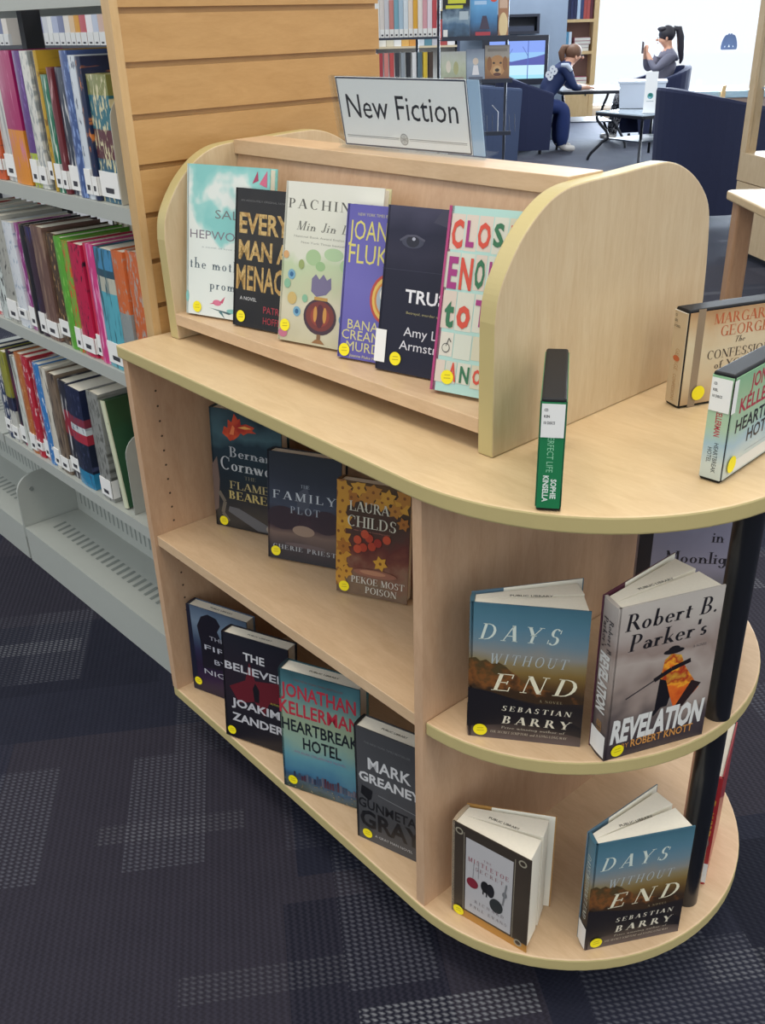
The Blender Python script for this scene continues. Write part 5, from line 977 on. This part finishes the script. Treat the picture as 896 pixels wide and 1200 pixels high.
rack_book('pale paperback with a family picture, on the lower ledge of the rack', .440, 1.110, .155, .175, ramp_art([(0, '#98a088'), (.5, '#b8c0a8'), (1, '#c8ccc8')], .175, .6, 30), [('e', .3, .5, .1, .2, '#d8d0c0'), ('e', .6, .45, .1, .22, '#a8a878'), ('r', .1, .05, .9, .15, '#8a7060')])
rack_book('pale blue paperback with a seated figure, on the lower ledge of the rack', .600, 1.110, .110, .185, ramp_art([(0, '#7888a0'), (.6, '#a0b0c0'), (1, '#8a98b0')], .185, .4, 20), [('e', .5, .62, .16, .11, '#d8c8b8'), ('p', [(.3, .2), (.38, .5), (.62, .5), (.7, .2)], '#e0e0e4'), ('r', .1, .05, .9, .14, '#505a70')])
rack_book('paperback with a golden dog portrait, on the lower ledge of the rack', .712, 1.110, .150, .205, ramp_art([(0, '#7a5440'), (.4, '#a07850'), (.6, '#a88458'), (.72, '#a8a29a'), (1, '#b0aaa4')], .205, .25, 20), [
    ('e', .5, .42, .34, .30, '#b88858'), ('e', .18, .48, .10, .2, '#8a5c38'), ('e', .82, .48, .10, .2, '#8a5c38'), ('e', .36, .50, .05, .03, '#2a1c18'), ('e', .64, .50, .05, .03, '#2a1c18'), ('e', .5, .30, .18, .13, '#c8a070'), ('e', .5, .30, .09, .05, '#1c1618'), ('e', .5, .18, .16, .05, '#5a3028'), ('r', .1, .82, .9, .9, '#8c8680')], rz=-4)

# ---------------------------------------------------------------- maple table and display case at the right edge
tb = thing('reading_table', 'pale maple table with a thick square leg at the right edge of the photo', 'table', (-2.262, 4.150, 0), R(-42))
TW = wood('#e2c79c', '#d4b688', (1.5, 5, 5)); LG = wood('#c49a76', '#b58a66', (5, 5, 1))
g = G(); p = [(.04, 0)] + [(1.3, 0), (1.3, .75), (.04, .75)] + arc(.04, .71, .04, .04, 90, 180, 4)[1:] + arc(.04, .04, .04, .04, 180, 270, 4)[:-1]
g.prism(p, .712, .75, 0); g.build('table_top', [TW], tb, bevel=.008, seg=3)
for (a, b_) in ((.03, .03), (1.19, .03), (.03, .64), (1.19, .64)):
    g = G(); g.box(a, a + .08, b_, b_ + .08, 0, .712); g.build('leg', [LG], tb, bevel=.012)
dcx, dcy, _ = uD(2.404, 6.60)
dk = thing('display_case', 'maple and glass display case with a dark interior at the right edge', 'display case', (dcx, dcy, 0), R(-34))
CW = wood('#dcc4a0', '#cfb48c', (5, 5, 1))
g = G(); g.box(0, 1.3, 0, .55, .04, .30); g.box(0.004, 1.296, .004, .546, .305, .46); g.box(0, 1.3, 0, .55, .465, .64); g.build('plinth', [CW], dk, bevel=.003)
g = G(); g.box(.05, 1.25, .05, .5, 0, .04); g.build('toe_kick', [DARK], dk)
for (a, b_) in ((0, 0), (1.23, 0), (0, .48), (1.23, .48)): g = G(); g.box(a, a + .07, b_, b_ + .07, .64, 2.1); g.build('corner_post', [CW], dk)
g = G(); g.box(.07, 1.23, .52, .53, .64, 2.1); g.build('back_panel', [mat('#7c8494', .6)], dk)
g = G(); g.box(0, 1.3, 0, .55, 2.1, 2.16); g.build('cornice', [CW], dk)
g = G(); g.box(.07, 1.23, .02, .024, .66, 2.1); g.build('glass_front', [glass], dk)
g = G(); g.box(.075, 1.225, .05, .50, 1.02, 1.03); g.build('glass_shelf', [GLT], dk)
g = G(); g.cyl(.22, .25, 1.06, 1.10, .025, 0, 12); g.cyl(.22, .25, 1.031, 1.06, .012, 1, 10); o = g.build('case_lamp', [emis('#dfe8ff', 3.0), DARK], dk); o['label'] = 'small bright lamp'

# ================================================================ PEOPLE
SKIN = mat('#cf9c82', .6); 
def skinned(name, nodes, edges, root, mats, pick, parent, sub=2):
    """nodes: name -> (x, y, z, r); one continuous surface"""
    names = list(nodes); me = bpy.data.meshes.new(name)
    me.from_pydata([nodes[n][:3] for n in names], [(names.index(a), names.index(b_)) for a, b_ in edges], [])
    o = bpy.data.objects.new(name, me); col.objects.link(o)
    md = o.modifiers.new('skin', 'SKIN'); md.use_smooth_shade = True
    for i, n in enumerate(names):
        sv = me.skin_vertices[0].data[i]; r = nodes[n][3]; sv.radius = (r, r) if not isinstance(r, tuple) else r; sv.use_root = (n == root)
    s = o.modifiers.new('sub', 'SUBSURF'); s.levels = sub; s.render_levels = sub
    bpy.context.view_layer.update(); dg = bpy.context.evaluated_depsgraph_get()
    m2 = bpy.data.meshes.new_from_object(o.evaluated_get(dg)); bpy.data.objects.remove(o)
    o = bpy.data.objects.new(name, m2); col.objects.link(o); m2.materials.clear()
    for m in mats: m2.materials.append(m)
    P_ = [(n, Vector(nodes[n][:3])) for n in names]
    for f in m2.polygons:
        c = f.center; n = min(P_, key=lambda q: (q[1] - c).length)[0]; f.material_index = pick(n, c); f.use_smooth = True
    m2.name = name; o.name = name
    if parent: o.parent = parent
    return o
def hand_nodes(nodes, edges, wrist, key, base, d, side, upv, curl):
    """palm and five fingers; base = palm centre, d = finger direction, side = thumb side"""
    d = Vector(d).normalized(); side = Vector(side).normalized(); upv = Vector(upv).normalized(); b = Vector(base)
    nodes[key + 'palm'] = (*b, .022); edges.append((wrist, key + 'palm'))
    for k, (off, ln) in enumerate(((.028, .062), (.010, .072), (-.010, .068), (-.027, .054))):
        p1 = b + d * .040 + side * off; p2 = p1 + (d + upv * -curl).normalized() * ln * .5; p3 = p2 + (d + upv * -curl * 2.4).normalized() * ln * .45
        for j, p in enumerate((p1, p2, p3)): nodes['%sf%d%d' % (key, k, j)] = (*p, .0085)
        edges.append((key + 'palm', '%sf%d0' % (key, k))); edges.append(('%sf%d0' % (key, k), '%sf%d1' % (key, k))); edges.append(('%sf%d1' % (key, k), '%sf%d2' % (key, k)))
    p1 = b + side * .035 + d * .005; p2 = p1 + (side * .5 + d).normalized() * .035; nodes[key + 't0'] = (*p1, .010); nodes[key + 't1'] = (*p2, .0085)
    edges.append((key + 'palm', key + 't0')); edges.append((key + 't0', key + 't1'))
def ball(g, c, r, m=0, nu=16, nv=10, cut=None):
    vs = []; fs = []
    for i in range(nv + 1):
        th = math.pi * i / nv
        for k in range(nu): ph = 2 * math.pi * k / nu; vs.append((c[0] + r[0] * math.sin(th) * math.cos(ph), c[1] + r[1] * math.sin(th) * math.sin(ph), c[2] + r[2] * math.cos(th)))
    for i in range(nv):
        for k in range(nu): fs.append((i * nu + k, (i + 1) * nu + k, (i + 1) * nu + (k + 1) % nu, i * nu + (k + 1) % nu))
    g.add(vs, fs, m, smooth=True)

# child in a football jersey, bent over the table (local x = u from 2.0, y = D from 12.25)
ch = bthing('person', 'child in a navy football jersey and jeans leaning on the iron table, brown ponytail', 'person', 2.0, 12.25)
n = {'hip': (.0, 0, .52, .135), 'waist': (.07, 0, .68, .125), 'chest': (.20, 0, .83, .135), 'up': (.27, 0, .92, .11), 'neck': (.325, 0, .985, .048), 'skull': (.375, 0, 1.045, .082), 'brow': (.39, 0, 1.075, .080), 'chin': (.425, 0, .985, .040)}
e = [('hip', 'waist'), ('waist', 'chest'), ('chest', 'up'), ('up', 'neck'), ('neck', 'skull'), ('skull', 'brow'), ('skull', 'chin')]
for s, k in ((-1, 'a'), (1, 'b')):
    n.update({k + 'sh': (.27, s * .14, .90, .065), k + 'el': (.36, s * .19 + .02, .705, .048), k + 'wr': (.52, s * .10 + .12, .695, .030), k + 'th': (.08, s * .09, .49, .10), k + 'kn': (.27, s * .13, .50, .095), k + 'an': (.26, s * .13, .12, .085), k + 'he': (.27, s * .13, .045, .045), k + 'to': (.43, s * .13, .035, .038)})
    e += [('up', k + 'sh'), (k + 'sh', k + 'el'), (k + 'el', k + 'wr'), ('hip', k + 'th'), (k + 'th', k + 'kn'), (k + 'kn', k + 'an'), (k + 'an', k + 'he'), (k + 'he', k + 'to')]
    hand_nodes(n, e, k + 'wr', k, (.57, s * .09 + .13, .688), (1, .1, 0), (0, -s, 0), (0, 0, 1), .25)
JER = mat('#1b2c58', .7); JEAN = mat('#1c3066', .8, noise=.15, nscale=40); SHOE = mat('#d8d4d0', .6); HAIR = mat('#6a4a36', .55, noise=.25, nscale=80); GREY = mat('#9aa2ac', .8)
def pk(nm, c):
    if nm in ('skull', 'brow', 'chin', 'neck') or (nm[1:] == 'wr') or 'palm' in nm or nm[1:2] in 'f' or nm[1:] in ('t0', 't1'): return 0
    if nm in ('hip',) and c.z > .56 or (nm == 'waist' and c.z < .64): return 4
    if nm in ('waist', 'chest', 'up') or nm[1:] in ('sh', 'el'): return 1
    if nm[1:] in ('he', 'to'): return 3
    return 2
skinned('body', n, e, 'hip', [SKIN, JER, JEAN, SHOE, GREY], pk, ch)
g = G(); ball(g, (.362, 0, 1.078), (.098, .092, .085)); g.tube([(.30, 0, 1.13), (.25, 0, 1.125), (.225, 0, 1.07), (.235, 0, 1.0), (.26, 0, .96)], [.025, .038, .042, .032, .012], 0, 10); g.build('hair', [HAIR], ch)
g = G()
for s in (-1, 1): ball(g, (.468, s * .028, 1.035), (.006, .009, .006), 0, 8, 6); ball(g, (.38, s * .083, 1.02), (.014, .008, .022), 1, 8, 6)
ball(g, (.475, 0, 1.012), (.016, .010, .013), 1, 8, 6); ball(g, (.462, 0, .983), (.006, .018, .005), 2, 8, 6)
g.build('face', [mat('#2a2020', .4), SKIN, mat('#9a4c48', .5)], ch)
# white number and shoulder stripe printed on the jersey back (faces the camera and up)
g = G(); vs, fs = text2d('88', 0, 0, .155, .115, bold=.05)
dx = Vector((.62, 0, .78)); o0 = Vector((.02, -.145, .70)); upd = Vector((-.70, -.1, .68))
g.add([tuple(Vector((.075, -.143, .775)) + dx.normalized() * a + upd.normalized() * b * .8 + Vector((0, -.012 - .03 * b, 0))) for a, b in vs], fs, 0)
g.tube([(.20, -.15, .945), (.27, -.175, .94), (.315, -.20, .885)], [.02, .03, .02], 1, 8)
g.build('jersey_print', [mat('#dfe4ea', .6), mat('#aab4c4', .6)], ch)

# woman with the phone
wo = bthing('person', 'woman in a grey top with a dark ponytail looking at a phone', 'person', 3.62, 13.15)
n = {'hip': (.0, 0, .56, .145), 'waist': (.06, 0, .74, .125), 'chest': (.11, 0, .92, .14), 'up': (.11, 0, 1.0, .115), 'neck': (.10, 0, 1.07, .048), 'skull': (.05, 0, 1.19, .085), 'brow': (.035, 0, 1.22, .084), 'chin': (-.01, 0, 1.12, .042)}
e = [('hip', 'waist'), ('waist', 'chest'), ('chest', 'up'), ('up', 'neck'), ('neck', 'skull'), ('skull', 'brow'), ('skull', 'chin')]
for s, k in ((-1, 'a'), (1, 'b')):
    n.update({k + 'sh': (.10, s * .16, .98, .068), k + 'el': (-.10, s * .20, .82, .055), k + 'wr': (-.16, s * .09, .965, .028), k + 'th': (-.10, s * .10, .56, .105), k + 'kn': (-.42, s * .11, .66 if s < 0 else .60, .085), k + 'an': (-.53, s * .10, .13, .045), k + 'he': (-.51, s * .10, .05, .038), k + 'to': (-.66, s * .11, .04, .033)})
    e += [('up', k + 'sh'), (k + 'sh', k + 'el'), (k + 'el', k + 'wr'), ('hip', k + 'th'), (k + 'th', k + 'kn'), (k + 'kn', k + 'an'), (k + 'an', k + 'he'), (k + 'he', k + 'to')]
    hand_nodes(n, e, k + 'wr', k, (-.175, s * .065, 1.00), (-.25, -s * .25, 1), (0, -s, .1), (1, 0, 0), -.25 * 1)
PAT = ramp_art([(0, '#1a1a22'), (.47, '#1a1a22'), (.5, '#c8c8cc'), (.56, '#c8c8cc'), (.6, '#1c1c24'), (1, '#2a2a32')], 1e6, 1.6, 34, off=.5, rough=.8, coat=0)
# ramp is driven by noise only here: shift it to the middle of the ramp
for nd in PAT.node_tree.nodes:
    if nd.type == 'MATH' and nd.operation == 'MULTIPLY_ADD': nd.inputs[2].default_value = 0.5; [PAT.node_tree.links.remove(l) for l in list(nd.inputs[2].links)]
TOP = mat('#6c6c7c', .85)
def pk(nm, c):
    if nm in ('skull', 'brow', 'chin', 'neck') or (nm[1:] == 'wr' and c.z > .94) or 'palm' in nm or nm[1:2] in 'f' or nm[1:] in ('t0', 't1'): return 0
    if nm in ('waist', 'chest', 'up') or nm[1:] in ('sh', 'el', 'wr'): return 1
    if nm[1:] in ('he', 'to'): return 3
    return 2
skinned('body', n, e, 'hip', [SKIN, TOP, PAT, SHOE], pk, wo)
HD = mat('#26242e', .5, noise=.2, nscale=80)
g = G(); ball(g, (.062, 0, 1.222), (.104, .098, .100)); ball(g, (.0, 0, 1.275), (.06, .08, .035)); g.tube([(.14, 0, 1.28), (.20, 0, 1.27), (.235, 0, 1.18), (.25, 0, 1.05), (.27, 0, .93), (.26, 0, .88)], [.03, .045, .05, .045, .03, .01], 0, 10); g.build('hair', [HD], wo)
g = G()
for s in (-1, 1): ball(g, (-.042, s * .03, 1.175), (.006, .010, .006), 0, 8, 6); ball(g, (.04, s * .088, 1.165), (.015, .008, .024), 1, 8, 6)
ball(g, (-.055, 0, 1.155), (.017, .011, .015), 1, 8, 6); ball(g, (-.045, 0, 1.12), (.006, .02, .005), 2, 8, 6)
g.build('face', [mat('#2a2020', .4), SKIN, mat('#9a4c48', .5)], wo)
ph = bthing('mobile_phone', 'dark phone held up by the woman in grey', 'phone', 3.62 - .225, 13.15, 1.005)
g = G(); g.box(-.004, .004, -.036, .036, 0, .14); g.build('phone_case', [mat('#3a2c34', .3)], ph, bevel=.004)
g = G(); g.box(.0045, .0055, -.031, .031, .012, .128); g.build('screen', [mat('#101218', .1)], ph)

# far pale book wall seen between the tiers of the wire rack
fw_ = bthing('bookshelf', 'pale distant bookshelf glimpsed behind the wire rack', 'bookshelf', -.2, 11.5)
g = G()
for z in (.45, .85, 1.20, 1.55): g.box(-.6, 1.15, 0, .28, z - .02, z)
g.build('shelf', [mat('#d8c8a8', .5)], fw_)
g = G(); g.box(-.6, 1.15, .28, .30, 0, 1.95); g.build('back_panel', [mat('#c8ccd0', .6)], fw_)
for xx in (-.62, .25, 1.15): g = G(); g.box(xx, xx + .03, 0, .3, 0, 1.95); g.build('side_panel', [mat('#3c4660', .5)], fw_)
xx = -.2 + .30
for i, (c, nm) in enumerate((('#e8e4d8', 'cream'), ('#d8d0b8', 'oatmeal'), ('#e8e8e4', 'white'), ('#e0b060', 'golden'), ('#d89848', 'honey orange'), ('#c8d0d8', 'misty grey'), ('#5a8898', 'petrol'), ('#b8b8c0', 'ash'), ('#a84848', 'brick'), ('#e4e4e8', 'snow white'))):
    shelf_book('library_book', nm + ' distant book seen between the tiers of the wire rack', *uD(xx, 11.53, 1.201), .080, .25, .18, mat(c, .5), 'distant books behind the wire rack', rz=RZ, pages=False); xx += .083
